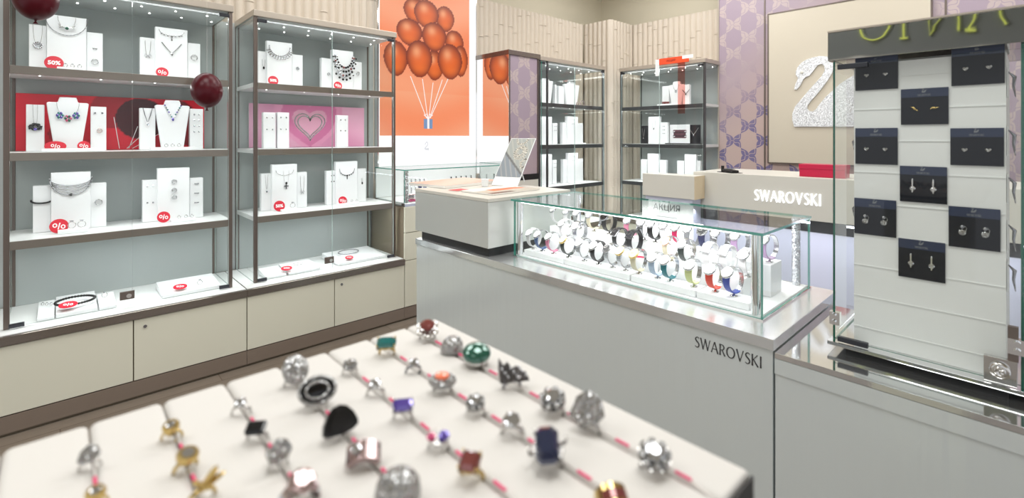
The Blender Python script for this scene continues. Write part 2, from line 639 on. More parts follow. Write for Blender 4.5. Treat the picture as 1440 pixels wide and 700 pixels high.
def wallpaper_mat():
    m = bpy.data.materials.new('wallpaper')
    m.use_nodes = True
    nt = m.node_tree
    b = nt.nodes['Principled BSDF']
    b.inputs['Roughness'].default_value = .38
    L = nt.links.new

    def N(t, **k):
        n = nt.nodes.new(t)
        for a, v in k.items():
            setattr(n, a, v)
        return n

    def mth(op, a, b_=None, c=None):
        n = N('ShaderNodeMath', operation=op)
        for i, v in enumerate((a, b_, c)):
            if v is None: continue
            if isinstance(v, (int, float)): n.inputs[i].default_value = v
            else: L(v, n.inputs[i])
        return n.outputs[0]
    geo = N('ShaderNodeNewGeometry')
    sep = N('ShaderNodeSeparateXYZ')
    L(geo.outputs['Position'], sep.inputs[0])
    s = mth('ADD', sep.outputs[0], sep.outputs[1])
    z = sep.outputs[2]
    P = .168
    # diagonal lattice of four-petal flowers, petal tips touching
    a = mth('DIVIDE', mth('ADD', s, z), 2 * P)
    c = mth('DIVIDE', mth('SUBTRACT', s, z), 2 * P)
    fa = mth('SUBTRACT', mth('FRACT', a), .5)
    fc = mth('SUBTRACT', mth('FRACT', c), .5)

    def petal(p, q):
        ap = mth('ABSOLUTE', p)
        prof = mth('MULTIPLY', mth('SINE', mth('MULTIPLY', mth('POWER', mth('MULTIPLY', ap, 2.0), .8), math.pi)), .140)
        off = mth('MULTIPLY', mth('SINE', mth('MULTIPLY', p, 2 * math.pi)), .05)
        dq = mth('SUBTRACT', q, off)
        body = mth('LESS_THAN', mth('ABSOLUTE', dq), prof)
        hook = mth('ABSOLUTE', mth('SUBTRACT', dq, mth('MULTIPLY', mth('SINE', mth('MULTIPLY', ap, 17.0)), .055)))
        return mth('MULTIPLY', body, mth('GREATER_THAN', hook, .017))
    mask = mth('MAXIMUM', petal(fa, fc), petal(fc, fa))
    # printed fade of the pattern tones across the wall
    g2 = mth('ADD', mth('ADD', z, mth('MULTIPLY', mth('SUBTRACT', s, 7.7), .8)), mth('MULTIPLY', mth('MAXIMUM', mth('SUBTRACT', 5.0, sep.outputs[0]), 0), 1.2))
    g2 = mth('ADD', g2, mth('MULTIPLY', mth('MAXIMUM', mth('SUBTRACT', 6.5, s), 0), 5.0))
    rb = N('ShaderNodeValToRGB')
    rb.color_ramp.elements[0].position = .0
    rb.color_ramp.elements[0].color = (*srgb(184, 162, 156), 1)
    rb.color_ramp.elements[1].position = 1.0
    rb.color_ramp.elements[1].color = (*srgb(162, 146, 160), 1)
    rp = N('ShaderNodeValToRGB')
    rp.color_ramp.elements[0].position = .0
    rp.color_ramp.elements[0].color = (*srgb(112, 104, 142), 1)
    rp.color_ramp.elements[1].position = 1.0
    rp.color_ramp.elements[1].color = (*srgb(184, 168, 168), 1)
    e = rp.color_ramp.elements.new(.45)
    e.color = (*srgb(158, 140, 152), 1)
    mr = N('ShaderNodeMapRange')
    mr.inputs['From Min'].default_value = 1.75
    mr.inputs['From Max'].default_value = 2.9
    L(g2, mr.inputs[0])
    L(mr.outputs[0], rb.inputs[0])
    L(mr.outputs[0], rp.inputs[0])
    mx = N('ShaderNodeMix', data_type='RGBA')
    L(mask, mx.inputs['Factor'])
    L(rb.outputs[0], mx.inputs['A'])
    L(rp.outputs[0], mx.inputs['B'])
    L(mx.outputs['Result'], b.inputs['Base Color'])
    MATS['wallpaper'] = m


wallpaper_mat()


def floor_mat():
    m = bpy.data.materials.new('floor')
    m.use_nodes = True
    nt = m.node_tree
    b = nt.nodes['Principled BSDF']
    tc = nt.nodes.new('ShaderNodeNewGeometry')
    br = nt.nodes.new('ShaderNodeTexBrick')
    br.offset = .37
    br.inputs['Color1'].default_value = (*srgb(146, 133, 120), 1)
    br.inputs['Color2'].default_value = (*srgb(134, 122, 110), 1)
    br.inputs['Mortar'].default_value = (*srgb(110, 94, 82), 1)
    br.inputs['Scale'].default_value = 1
    br.inputs['Brick Width'].default_value = 1.2
    br.inputs['Row Height'].default_value = .16
    br.inputs['Mortar Size'].default_value = .003
    nt.links.new(tc.outputs['Position'], br.inputs['Vector'])
    n = nt.nodes.new('ShaderNodeTexNoise')
    mp = nt.nodes.new('ShaderNodeMapping')
    mp.inputs['Scale'].default_value = (3, 60, 1)
    nt.links.new(tc.outputs['Position'], mp.inputs[0])
    nt.links.new(mp.outputs[0], n.inputs['Vector'])
    mx = nt.nodes.new('ShaderNodeMix'); mx.data_type = 'RGBA'; mx.blend_type = 'MULTIPLY'
    mx.inputs['Factor'].default_value = .5
    nt.links.new(br.outputs['Color'], mx.inputs['A'])
    nt.links.new(n.outputs['Fac'], mx.inputs['B'])
    nt.links.new(mx.outputs['Result'], b.inputs['Base Color'])
    b.inputs['Roughness'].default_value = .3
    MATS['floor'] = m


floor_mat()

struct(MB().box(-3.2, 6.4, -3.2, 4.7, -.1, 0).build('floor', 'floor'))
struct(MB().box(-3.2, 6.4, -3.2, 4.7, 3.9, 4.0).build('ceiling', 'cream_wall'))


def ribbed(a0, a1, z0, z1, pitch=.075, dep=.0185, flat=.03):
    """ribbed cladding in local x-z, bulging towards -y, with small knots like bamboo joints"""
    mb = MB()
    prof = []
    n = int(round((a1 - a0) / pitch))
    pitch = (a1 - a0) / n
    for i in range(n):
        x = a0 + i * pitch
        rr = (pitch * .86)
        for k in range(7):
            t = k / 6
            prof.append((x + pitch * .07 + rr * t, -dep * math.sin(math.pi * t) ** .7))
        prof.append((x + pitch, .004))
    m = len(prof)
    vs = [(p[0], p[1], z0) for p in prof] + [(p[0], p[1], z1) for p in prof] + [(p[0], flat, z1) for p in prof]
    fs = [(i, i + 1, m + i + 1, m + i) for i in range(m - 1)] + [(m + i, m + i + 1, 2 * m + i + 1, 2 * m + i) for i in range(m - 1)]
    mb.add(vs, fs, 0, False)
    for i in range(n):
        x = a0 + (i + .5) * pitch
        z = z0 + random.random() * .5
        while z < z1 - .05:
            if random.random() < .75:
                mb.tube([(x - pitch * .4, -.004, z), (x - pitch * .2, -dep * .9, z), (x, -dep * 1.12, z), (x + pitch * .2, -dep * .9, z), (x + pitch * .4, -.004, z)], .006, 0, 5)
            z += .25 + random.random() * .4
    mb.box(a0, a1, .004, flat, z0, z1)
    return mb


RT_ = 3.12    # top of the ribbed cladding
struct(ribbed(-3.2, 5.34, 0, RT_).build('wall_left', 'rib_wall', None, T((0, VA, 0))))
struct(MB().box(-3.2, 6.2, 4.50, 4.62, 0, 3.9).build('wall_left', 'cream_wall'))
FB = T((UB, 0, 0)) @ Rz(R(-90))      # local x -> -Y, local y -> +X
struct(ribbed(-3.82, -2.36, 0, RT_).build('wall_back', 'rib_wall', None, FB))
struct(MB().box(6.08, 6.2, -3.2, 4.5, 0, 3.9).build('wall_back', 'cream_wall'))
struct(MB().box(-.9, 2.16, VA - .034, VA - .029, .52, 2.44).build('wall_left', 'grey_shelf'))
# square ribbed column in the corner
FC = T((5.36, 3.82, 0))
struct(ribbed(0, .52, 0, RT_, .074).build('column', 'rib_wall', None, FC))
struct(ribbed(-.45, 0, 0, RT_, .075).build('column', 'rib_wall', None, FC @ Rz(R(-90))))
# the mall side: shopfront pieces behind the camera
struct(MB().box(-3.2, -3.1, -3.2, 4.5, 2.45, 3.9).box(-3.2, -3.1, -3.2, -2.4, 0, 2.45).box(-3.2, -3.1, 3.6, 4.5, 0, 2.45).build('wall_front', 'cream_wall'))
struct(MB().box(-3.2, 6.2, -3.2, -3.1, 2.9, 3.9).box(3.4, 6.2, -3.2, -3.1, 0, 2.9).build('wall_right', 'cream_wall'))

# papered feature wall and its framed logo panel
wp = MB().box(-2.52, 3.1, -.14, .03, 0, 3.9)
struct(wp.build('wall_papered', 'wallpaper', None, T((5.85, 0, 0)) @ Rz(R(-90))))
struct(MB().box(-2.535, -2.52, -.15, .03, 0, 3.9).build('trim_1', 'pale_bronze', None, T((5.85, 0, 0)) @ Rz(R(-90))))
struct(MB().box(-2.02, -2.005, -.146, -.14, 0, 3.9).build('trim_2', 'bronze', None, T((5.85, 0, 0)) @ Rz(R(-90))))
U5 = 5.71
a = at_u(1081, 21, U5 - .03); b_ = at_u(1309, 0, U5 - .03)
PX0, PX1, PZ1 = -a.y, -b_.y, a.z
PZ0 = at_u(1081, 228, U5 - .03).z
pan = thing('logo_panel', 'large cream wall panel framed on the purple patterned wallpaper behind the cash desk', 'wall panel', T((U5 - .03, 0, 0)) @ Rz(R(-90)))
MB().box(PX0, PX1, 0, .028, PZ0, PZ1).build('panel', 'logo_panel', pan, I4, .003)
fr = MB()
for x0, x1, z0, z1 in ((PX0 - .012, PX0, PZ0 - .012, PZ1 + .012), (PX1, PX1 + .012, PZ0 - .012, PZ1 + .012), (PX0, PX1, PZ0 - .012, PZ0), (PX0, PX1, PZ1, PZ1 + .012)):
    fr.box(x0, x1, -.004, .029, z0, z1)
fr.build('panel_frame', 'bronze', pan, I4)
struct(MB().box(-.52, -.505, -.146, -.14, 0, 3.9).build('trim_3', 'bronze', None, T((5.85, 0, 0)) @ Rz(R(-90))))
SW = [(93, 338), (103, 300), (125, 250), (108, 228), (107, 200), (120, 165), (150, 130), (190, 105), (240, 88), (300, 77), (350, 80), (385, 95), (405, 125), (405, 165), (392, 210), (365, 255),
      (320, 320), (270, 380), (225, 430), (198, 465), (195, 490), (212, 510), (240, 513), (262, 500), (290, 460), (340, 400), (400, 345), (450, 300), (500, 265), (575, 220), (650, 165), (690, 150),
      (705, 210), (695, 330), (670, 460), (620, 560), (560, 633), (93, 633), (78, 580), (80, 530), (100, 475), (150, 415), (210, 345), (260, 290), (310, 235), (335, 190), (332, 155), (310, 138),
      (280, 148), (250, 185), (215, 230), (180, 245), (165, 260), (140, 310), (112, 342)]
# neck and hook are traced as outer and inner edges in order round the figure
SWO = [(93, 338), (103, 300), (125, 250), (108, 228), (107, 200), (120, 165), (150, 130), (190, 105), (240, 88), (300, 77), (350, 80), (385, 95), (405, 125), (405, 165), (392, 210), (365, 255),
       (320, 320), (270, 380), (225, 430)]
poly = []
for x, y in SW:
    p = at_u(1100 + x / 5.6, 65 + y / 5.6, U5 - .045)
    poly.append((-p.y, p.z))
sx0, sz0 = poly[0]
sw = MB().prism([(x - sx0, z - sz0) for x, z in poly], -.014, 0)
o = sw.build('swan_emblem', 'crystal_fabric', None, T((U5 - .031, 0, 0)) @ Rz(R(-90)) @ T((sx0, 0, sz0)))
tag(o, 'glittering silver swan emblem mounted on the cream wall panel', 'emblem')
e = at_u(1100 + 155 / 5.6, 65 + 208 / 5.6, U5 - .045)
MB().sph((0, 0, 0), .016, 0, 10, None, (1, .3, 1)).build('eye', 'desk_panel', o, T((-e.y - sx0, -.015, e.z - sz0)))

# ================================================================== POSTER LIGHTBOX
X0, X1 = 2.18, 3.345
lb = thing('lightbox', 'tall white glowing lightbox on the ribbed wall carrying an orange balloon poster', 'lightbox', T((X0, VA - .036, 1.15)))
MB().box(0, X1 - X0, -.06, 0, 0, 2.1).build('light_panel', 'lightbox', lb, I4)
MB().box(-.012, 0, -.07, 0, 0, 2.1).build('side_trim', 'chrome', lb, I4)
MB().box(X1 - X0, X1 - X0 + .005, -.07, 0, 0, 2.1).build('side_trim', 'chrome', lb, I4)
PV = VA - .101
p0, p1 = at_v(534, 190, PV), at_v(660, 190, PV)
gx0, gx1, gz0, gz1 = p0.x, p1.x, 1.566, 3.06
BAL = []
for cx, cy, rx, ry in [(584, 15, 16, 18), (626, 27, 13, 18), (639, 61, 13, 18), (648, 86, 10, 22), (611, 92, 14, 21), (557, 82, 17, 25), (576, 45, 18, 19), (600, 20, 17, 20), (611, 52, 17, 20.5), (590, 83, 18, 26), (633, 87, 17, 25)]:
    c0, c1, c2 = at_v(cx, cy, PV), at_v(cx + rx, cy, PV), at_v(cx, cy - ry, PV)
    BAL.append((c0.x, c0.z, c1.x - c0.x, c2.z - c0.z))


def mixc(a, b, t):
    t = max(0, min(1, t))
    return tuple(a[i] * (1 - t) + b[i] * t for i in range(3))


OR0, OR1 = srgb(255, 130, 78), srgb(255, 172, 130)
B_D, B_M, B_L = srgb(104, 22, 10), srgb(222, 84, 24), srgb(255, 176, 124)


def balloon_art(x, z):
    c = mixc(OR0, OR1, .5 + .5 * math.sin(z * 9 + 1.0 + math.sin(x * 3)) * .6 + (.2 if z < 2 else 0))
    for bx, bz, rx, rz in BAL:
        u, v = (x - bx) / rx, (z - bz) / rz
        if v < 0: u /= (1 + .18 * v)
        d = u * u + v * v
        if d < 1:
            c = mixc(srgb(236, 104, 34), B_D, max(0, d - .05) ** 1.1 * 1.0 + max(0, .35 * (v - .1)) * (1 - d))
            hl = math.exp(-((u + .22) ** 2 / .10 + (v - .38) ** 2 / .09))
            lowg = math.exp(-((u - .05) ** 2 / .35 + (v + .5) ** 2 / .06)) * .5
            c = mixc(mixc(c, srgb(250, 122, 40), lowg), B_L, hl * .75)
    return c


mb = MB()
artgrid(mb, gx0 - X0, gx1 - X0, gz0 - 1.15, 3.06 - 1.15, -.064, 130, 170, lambda a, b: balloon_art(gx0 + (gx1 - gx0) * a, gz0 + (gz1 - gz0) * b))
gift = at_v(602, 166, PV)


def zz(px, py):
    p = at_v(px, py, PV)
    return (p.x - X0, p.z - 1.15)


for px, py in ((577, 107), (594, 111), (609, 116), (622, 112), (630, 111)):
    a, b_ = zz(px, py), zz(602 + (px - 600) * .1, 166)
    mb.strip([(a[0], a[1], .007), (b_[0], b_[1], .007)], .001, 1, T((0, -.0655, 0)))
a, b_ = zz(596, 167), zz(608, 181)
mb.box(a[0], b_[0], -.068, -.065, b_[1], a[1], 2)
mb.box((a[0] + b_[0]) / 2 - .012, (a[0] + b_[0]) / 2 + .012, -.0695, -.068, b_[1], a[1], 1)
for sg in (-1, 1):
    mb.tube([((a[0] + b_[0]) / 2, -.069, a[1]), ((a[0] + b_[0]) / 2 + sg * .05, -.069, a[1] + .04), ((a[0] + b_[0]) / 2 + sg * .015, -.069, a[1] + .05), ((a[0] + b_[0]) / 2, -.069, a[1])], .006, 1, 5)
mat('gift_blue', srgb(0, 0, 0), .5, emit=srgb(120, 150, 190), es=1)
mat('poster_white', (0, 0, 0), .5, emit=(1, .95, .92), es=1)
mb.build('poster', ['print_lit', 'poster_white', 'gift_blue'], lb, I4)
fl = MB()
c = zz(600, 216)
mat('faint_ink', (0, 0, 0), .5, emit=srgb(226, 228, 232), es=1)
word(fl, 'SWAROVSKI', .035, .001, 0, T((c[0] - .16, -.0605, c[1] - .02)), width=.32)
fl.strip(cat_rom([(c[0] - .02, c[1] + .09, .012), (c[0] + .005, c[1] + .12, .012), (c[0] + .015, c[1] + .09, .012), (c[0] - .02, c[1] + .05, .014), (c[0] + .03, c[1] + .045, .03)], 5), .001, 0, T((0, -.0605, 0)))
fl.build('faint_logo', 'faint_ink', lb, I4)

# ================================================================== TALL SHOWCASES
DZ = 2.448      # top of the showcases
S1, S2, S3, S0 = 1.937, 1.466, .988, .525
CD = .50        # depth


def pane(mb, x0, x1, y0, y1, z0, z1, thin, X=None):
    return mb.box(x0, x1, y0, y1, z0, z1, 0, X, 1, thin)


def showcase(F, W, label, frame='bronze', shelf_front='shelf_edge', top='pale_bronze', spots=True, doors=True, extra_mullion=None, light=1.0):
    t = thing('display_showcase', label, 'showcase', F @ T((0, 0, S0)), 'tall glass showcases')
    z0 = -S0
    P = .024
    for x in (0, W - P):
        for y in (0, CD - P):
            MB().box(x, x + P, y, y + P, 0, DZ - .045 + z0).build('post', frame, t, I4, .002)
    if extra_mullion:
        MB().box(extra_mullion, extra_mullion + .02, .0, .02, 0, DZ - .045 + z0).build('mullion', frame, t, I4, .002)
    tp = MB().box(-.006, W + .006, -.012, CD, DZ - .045 + z0, DZ + z0)
    tp.build('top_panel', top, t, I4, .003)
    MB().box(P, W - P, .02, CD - .02, DZ - .062 + z0, DZ - .0451 + z0).build('ceiling_panel', 'grey_shelf', t, I4)
    if spots:
        n = 6
        for k in range(n):
            for y in (.15, .33):
                x = W * (k + .5) / n + (.03 if y > .2 else -.03)
                MB().cyl(.0055, -.003, 0, 0, 10).build('spot_lamp', 'led', t, T((x, y, DZ - .062 + z0)))
    MB().box(P, W - P, CD - .02, CD - .006, 0, DZ - .045 + z0).build('back_panel', 'grey_back', t, I4)
    for z in (S1, S2, S3):
        s = MB().box(.004, W - .004, .022, CD - .03, z - .03 + z0, z + z0, 0)
        s.build('shelf', 'shelf_white', t, I4)
        MB().box(P * .5, W - P * .5, .004, .022, z - .044 + z0, z + z0).build('shelf_edge', shelf_front, t, I4, .001)
        if spots:
            for k in range(4):
                MB().cyl(.004, -.002, 0, 0, 8).build('spot_lamp', 'led', t, T((W * (k + .5) / 4, .2, z - .03 + z0)))
    for x in (.002, W - .010):
        pane(MB(), x, x + .008, P + .001, CD - P - .001, 0, DZ - .046 + z0, 0).build('side_glass', ['clear_glass', 'clear_edge'], t, I4)
    m = W / 2
    for k, (a, b_) in enumerate(((P + .001, m - .0015), (m + .0015, W - P - .001))):
        d = pane(MB(), a, b_, -.010, -.003, .012, DZ - .06 + z0, 1).build('glass_door', ['clear_glass', 'clear_edge'], t, I4)
        hx = a - .004 if k == 0 else b_ - .056
        for hz in (.006, DZ - .085 + z0):
            MB().box(hx, hx + .06, -.016, .0, hz, hz + .022).build('hinge', 'dark_hinge', d, I4, .002)
        if k == 0:
            lk = MB().box(b_ - .058, b_ + .012, -.016, -.002, .05, .098)
            lk.cyl(.013, 0, .014, 1, 16, T((b_ - .016, -.016, .074)) @ Rx(R(90)))
            lk.build('lock', ['bronze', 'chrome'], d, I4, .001)
    for z, pw in ((DZ - .07, 2.2), (S1 - .035, 2.8), (S2 - .035, 3.2), (S3 - .035, 4.2)):
        l = area('shelf_light', (0, 0, 0), (0, 0, 0), W * .9, .06, pw * light, (.97, 1, 1))
        l.matrix_world = F @ T((W / 2, .10, z)) @ Rx(R(-14))
    return t


F1 = T((-.222, 3.722, 0)); W1 = 1.083
F2 = T((.995, 3.722, 0)); W2 = 1.110
F3 = T((3.862, 3.70, 0)); W3 = 1.20
F4 = T((5.345, 3.66, 0)) @ Rz(R(-90)); W4 = 1.14
showcase(F1, W1, 'wide leftmost tall glass showcase with bronze frame and four lit levels of jewellery')
showcase(F2, W2, 'tall glass showcase with bronze frame beside the orange balloon lightbox')
showcase(F3, W3, 'tall dark-framed glass showcase between the purple pillar and the ribbed column', 'graphite_frame', 'graphite_frame', extra_mullion=.13, light=1.2)
showcase(F4, W4, 'tall dark-framed glass showcase on the back wall beside the purple wallpaper', 'graphite_frame', 'graphite_frame', light=1.2)


def base_cabinet(name, F, W, label, D=.60, ztop=.521, ndoor=2, locks=(1,)):
    """ledge on top, doors, plinth; front face at local y=0"""
    t = thing(name, label, 'cabinet', F, 'cream base cabinets under the showcases')
    MB().box(0, W, .02, D, .0, ztop - .048).build('body', 'cream_seam', t, I4)
    MB().box(.0005, W - .0005, -.012, D, ztop - .047, ztop, 0).build('ledge', 'bronze_ledge', t, I4, .002)
    MB().box(.004, W - .004, .012, D - .01, ztop, ztop + .003).build('ledge_top', 'shelf_white', t, I4)
    MB().box(.001, W - .001, .001, .02, .016, .106).build('plinth', 'plinth_bronze', t, I4, .001)
    dw = W / ndoor
    for k in range(ndoor):
        d = MB().box(k * dw + .003, (k + 1) * dw - .003, .0, .02, .112, ztop - .052).build('door', 'cream_panel', t, I4, .0015)
        if k in locks:
            MB().cyl(.009, 0, .006, 0, 14).build('lock', 'dark_silver', d, T((k * dw + .055, .0, ztop - .10)) @ Rx(R(90)))
    return t


FV = 3.615
base_cabinet('base_cabinet', T((-.29, FV, 0)), 1.213, 'cream two-door cabinet with bronze plinth under the leftmost tall showcase')
base_cabinet('base_cabinet', T((.923, FV, 0)), 1.207, 'cream two-door cabinet with bronze plinth under the showcase beside the balloon lightbox')
base_cabinet('base_cabinet', T((3.862, FV, 0)), 1.2, 'cream two-door cabinet under the showcase beside the ribbed column')
base_cabinet('base_cabinet', T((5.25, 3.66, 0)) @ Rz(R(-90)), 1.14, 'cream two-door cabinet under the back wall showcase', D=.59)

# drawers under the low glass counter
dr = thing('drawer_unit', 'narrow cream chest of drawers under the low glass counter below the lightbox', 'drawers', T((2.131, FV, 0)))
WD = 1.2
MB().box(0, WD, .02, .60, 0, .955).build('body', 'cream_seam', dr, I4)
MB().box(0, WD, .001, .02, .016, .106).build('plinth', 'plinth_bronze', dr, I4)
for z0, z1 in ((.112, .50), (.506, .735), (.741, .955)):
    MB().box(.002, WD - .002, 0, .02, z0, z1).build('drawer', 'cream_panel', dr, I4, .0015)

lc = thing('glass_counter', 'low glass counter display with chrome corners beneath the balloon lightbox', 'glass counter', T((2.14, 3.63, .956)))
WL, DL, HL = 1.18, .52, .318
MB().box(0, WL, 0, DL, 0, .03).build('base_tray', 'steel_top', lc, I4, .002)
MB().box(.02, WL - .02, .02, DL - .02, .0305, .034).build('display_floor', 'shelf_white', lc, I4)
pane(MB(), 0, WL, 0, .006, .035, HL - .01, 1).build('glass_front', ['clear_glass', 'glass_edge'], lc, I4)
pane(MB(), 0, .006, .007, DL, .035, HL - .01, 0).build('glass_side', ['clear_glass', 'glass_edge'], lc, I4)
pane(MB(), -.005, WL, -.005, DL, HL - .009, HL, 2).build('glass_top', ['clear_glass', 'glass_edge'], lc, I4)
MB().box(.007, .04, .007, .03, .035, HL - .012).build('corner_post', 'sparkle', lc, I4)
MB().box(0, WL, DL - .012, DL, .035, HL - .01).build('back_panel', 'white_plastic', lc, I4)
MB().box(WL - .006, WL, .007, DL - .012, .035, HL - .01).build('glass_side', ['clear_glass'], lc, I4)
l = area('counter_light', (2.7, 3.75, 1.25), (R(-20), 0, 0), 1.0, .04, 3.0)

# mirrored and papered pillar box
pb = thing('pillar_cabinet', 'tall box pillar with mirrored side and purple patterned front beside the balloon lightbox', 'pillar', T((3.35, 3.64, 0)))
WP = .435
MB().box(.006, WP, .006, .60, 1.16, DZ - .05).build('core', 'wallpaper', pb, I4)
MB().box(0, .006, 0, .60, 0, DZ - .05).build('mirror_side', 'mirror', pb, I4)
MB().box(-.006, WP + .03, -.008, .60, DZ - .0495, DZ).build('top_panel', 'bronze_ledge', pb, I4, .002)
MB().box(.006, .018, -.004, .006, 1.16, DZ - .05).box(WP - .012, WP, -.004, .006, 1.16, DZ - .05).build('edge_trim', 'bronze', pb, I4)
MB().box(.006, WP, -.002, .6, 1.10, 1.159).build('dark_band', 'black_gap', pb, I4)
MB().box(.006, WP, .0, .6, 0, 1.099).build('lower_panel', 'desk_panel', pb, I4)
pane(MB(), WP + .002, WP + .055, .0, .008, .6, DZ - .07, 1).build('glass_strip', ['clear_glass', 'glass_edge'], pb, I4)

# ================================================================== ISLAND, DESK, RIGHT COUNTER
UI, VI0, VI1 = 1.66, .559, 2.685
isl = thing('island_counter', 'long silver-grey island counter with mirrored top ledge in the middle of the shop', 'counter', T((UI, VI0, 0)))
LI, DI = VI1 - VI0, .72
MB().box(.006, DI, .004, LI - .004, 0, .868).build('body', 'island_body', isl, I4, .002)
MB().box(0, DI + .004, 0, LI, .8685, .9025).build('ledge', 'wavy_mirror', isl, I4, .0015)
MB().box(0, DI + .004, 0, LI, .9027, .905).build('ledge_top', 'ledge_satin', isl, I4)
lg = MB()
lx, lz, lw = 0, 0, 0
pa, pb_ = at_u(976, 474, UI), at_u(1072, 500, UI)
FI = axes((UI, pa.y, 0), (0, -1, 0), (1, 0, 0))       # local x -> -Y, y -> +X, z up is z
FI = T((UI + .006, 0, 0)) @ Rz(R(-90))
hh = (at_u(980, 474, UI).z - at_u(980, 489, UI).z)
wl = MB()
word(wl, 'SWAROVSKI', hh, .0015, 0, I4, width=pa.y - pb_.y, bold=.85)
o = wl.build('lettering', 'dark_ink', isl, I4)
o.matrix_parent_inverse = I4
o.matrix_world = I4
lw_ = FI @ T((-pa.y, 0, at_u(980, 489, UI).z))
o.matrix_local = isl.matrix_world.inverted() @ lw_

# raised box at the far end of the island
bx = thing('plinth_box', 'grey raised box with cream top on the far end of the island counter', 'counter', T((UI, 1.965, .905)))
MB().box(.03, .64, .03, .69, 0, .052).build('recess', 'black_gap', bx, I4)
MB().box(0, .67, 0, .72, .053, .298).build('body', 'satin_steel', bx, I4, .0015)
MB().box(-.001, .671, -.001, .721, .299, .318).build('top_board', 'desk_panel', bx, I4, .0015)

# glass watch case
gc = thing('watch_case', 'long lit glass watch case with chrome corner posts on the island counter', 'glass case', T((1.80, .643, .905)))
LG, DG, HG = 1.272, .54, .309
MB().box(-.004, DG + .004, -.004, LG + .004, .0, .006).build('rim', 'chrome', gc, I4)
MB().box(.010, DG - .010, .010, LG - .010, .006, .012).build('display_floor', 'white_plastic', gc, I4)
pane(MB(), 0, .007, .0, LG, .0065, HG - .011, 0).build('glass_front', ['case_glass', 'glass_edge'], gc, I4)
pane(MB(), .008, DG - .008, 0, .007, .0065, HG - .011, 1).build('glass_side', ['case_glass', 'glass_edge'], gc, I4)
pane(MB(), .008, DG - .008, LG - .007, LG, .0065, HG - .011, 1).build('glass_side', ['case_glass', 'glass_edge'], gc, I4)
pane(MB(), DG - .007, DG, 0, LG, .0065, HG - .011, 0).build('glass_back', ['case_glass', 'glass_edge'], gc, I4)
pane(MB(), -.004, DG + .004, -.004, LG + .02, HG - .010, HG, 2).build('glass_top', ['case_glass', 'glass_edge'], gc, I4)
for x, y, mm in ((.024, .030, 'chrome'), (.022, LG - .026, 'chrome'), (DG - .030, .045, 'sparkle'), (DG - .03, LG - .03, 'chrome')):
    MB().cyl(.0165, .012, HG - .0115, 0, 20).build('corner_post', mm, gc, T((x, y, 0)))
MB().box(.012, .024, .05, LG - .05, HG - .017, HG - .012).build('light_strip', 'case_led', gc, I4)
l = area('case_light', (1.87, .643 + LG / 2, 1.185), (0, 0, R(90)), 1.15, .05, 3.4, (1, 1, 1))
l = area('case_light', (2.25, .643 + LG / 2, 1.185), (0, 0, R(90)), 1.15, .05, 2.4, (1, 1, 1))

# right counter under the earring case
rc = thing('side_counter', 'low silver counter with mirror top carrying the tall earring case', 'counter', T((UI, VI0 - .003, 0)))
LR = 2.6
MB().box(.004, .64, -LR, 0, 0, .848).build('body', 'island_body', rc, I4, .002)
MB().box(0, .644, -LR, 0, .8485, .866).build('counter_top', 'steel_top', rc, I4, .001)
MB().box(.0, .0045, -LR, 0, .80, .8475).build('upper_band', 'island_body', rc, I4)

# cash desk
UD = 3.72
de = thing('cash_desk', 'cream cash desk with lit shop lettering in front of the logo wall', 'desk', T((UD, 1.85, 0)))
MB().box(0, .62, -2.9, 0, .985, 1.275).build('fascia', 'desk_panel', de, I4, .002)
MB().box(.03, .60, -2.9, -.01, .905, .984).build('recess', 'graphite_frame', de, I4)
MB().box(.012, .61, -2.9, 0, 0, .904).build('front_panel', 'lavender_panel', de, I4)
ta, tb = at_u(1061, 267, UD), at_u(1154, 289, UD)
hh = at_u(1064, 266.5, UD).z - at_u(1064, 281.5, UD).z
wl = MB()
word(wl, 'SWAROVSKI', hh, .008, 0, I4, width=ta.y - tb.y + .012, bold=.8, gap=.14)
o = wl.build('lit_lettering', 'lit_letter', de, I4)
o.matrix_local = de.matrix_world.inverted() @ (T((UD - .001, 0, 0)) @ Rz(R(-90)) @ T((-ta.y, 0, at_u(1064, 281.5, UD).z)))
l = area('desk_light', (UD - .12, .9, .99), (0, R(25), 0), .05, 1.8, 5, (.86, .88, 1))
cb = thing('desk_side_box', 'cream raised box with pale wood side at the left end of the cash desk', 'box', T((3.55, 1.755, 0)))
MB().box(0, .165, .004, .455, 1.07, 1.25).build('body', 'desk_panel', cb, I4, .002)
MB().box(.0, .165, 0, .0035, 1.07, 1.25).build('wood_side', 'desk_wood', cb, I4)
MB().box(.02, .16, .03, .44, 0, 1.069).build('support', 'lavender_panel', cb, I4)
# card terminal and pink box on the desk
p = at_u(1026, 243, UD + .1)
kt = thing('card_terminal', 'small black card terminal lying on the left end of the cash desk', 'card terminal', T((UD + .10, p.y, 1.275)) @ Rz(R(60)))
MB().box(-.09, .09, -.045, .045, 0, .004).build('mat', 'black_plastic', kt, I4)
MB().box(-.07, .05, -.03, .03, .0045, .026).build('body', 'black_plastic', kt, Ry(R(-4)), .006)
kp = MB()
for i in range(4):
    for j in range(3):
        kp.box(-.04 + i * .018, -.028 + i * .018, -.018 + j * .014, -.008 + j * .014, .029, .032)
kp.build('keypad', 'grey_ink', kt, I4)
MB().cyl(.012, .0045, .05, 0, 14).build('cable_boss', 'black_plastic', kt, T((.07, .01, 0)))
a = at_u(1126, 232, UD + .12)
b_ = at_u(1190, 232, UD + .12)
rb = thing('gift_box', 'crimson flat gift box standing on the cash desk under the swan panel', 'box', T((UD + .09, b_.y, 1.275)))
hb = 0.088
MB().box(0, .12, 0, a.y - b_.y, 0, hb * .62).build('body', 'red_box', rb, I4, .002)
MB().box(-.003, .123, -.003, a.y - b_.y + .003, hb * .62, hb).build('lid', 'red_box', rb, I4, .002)

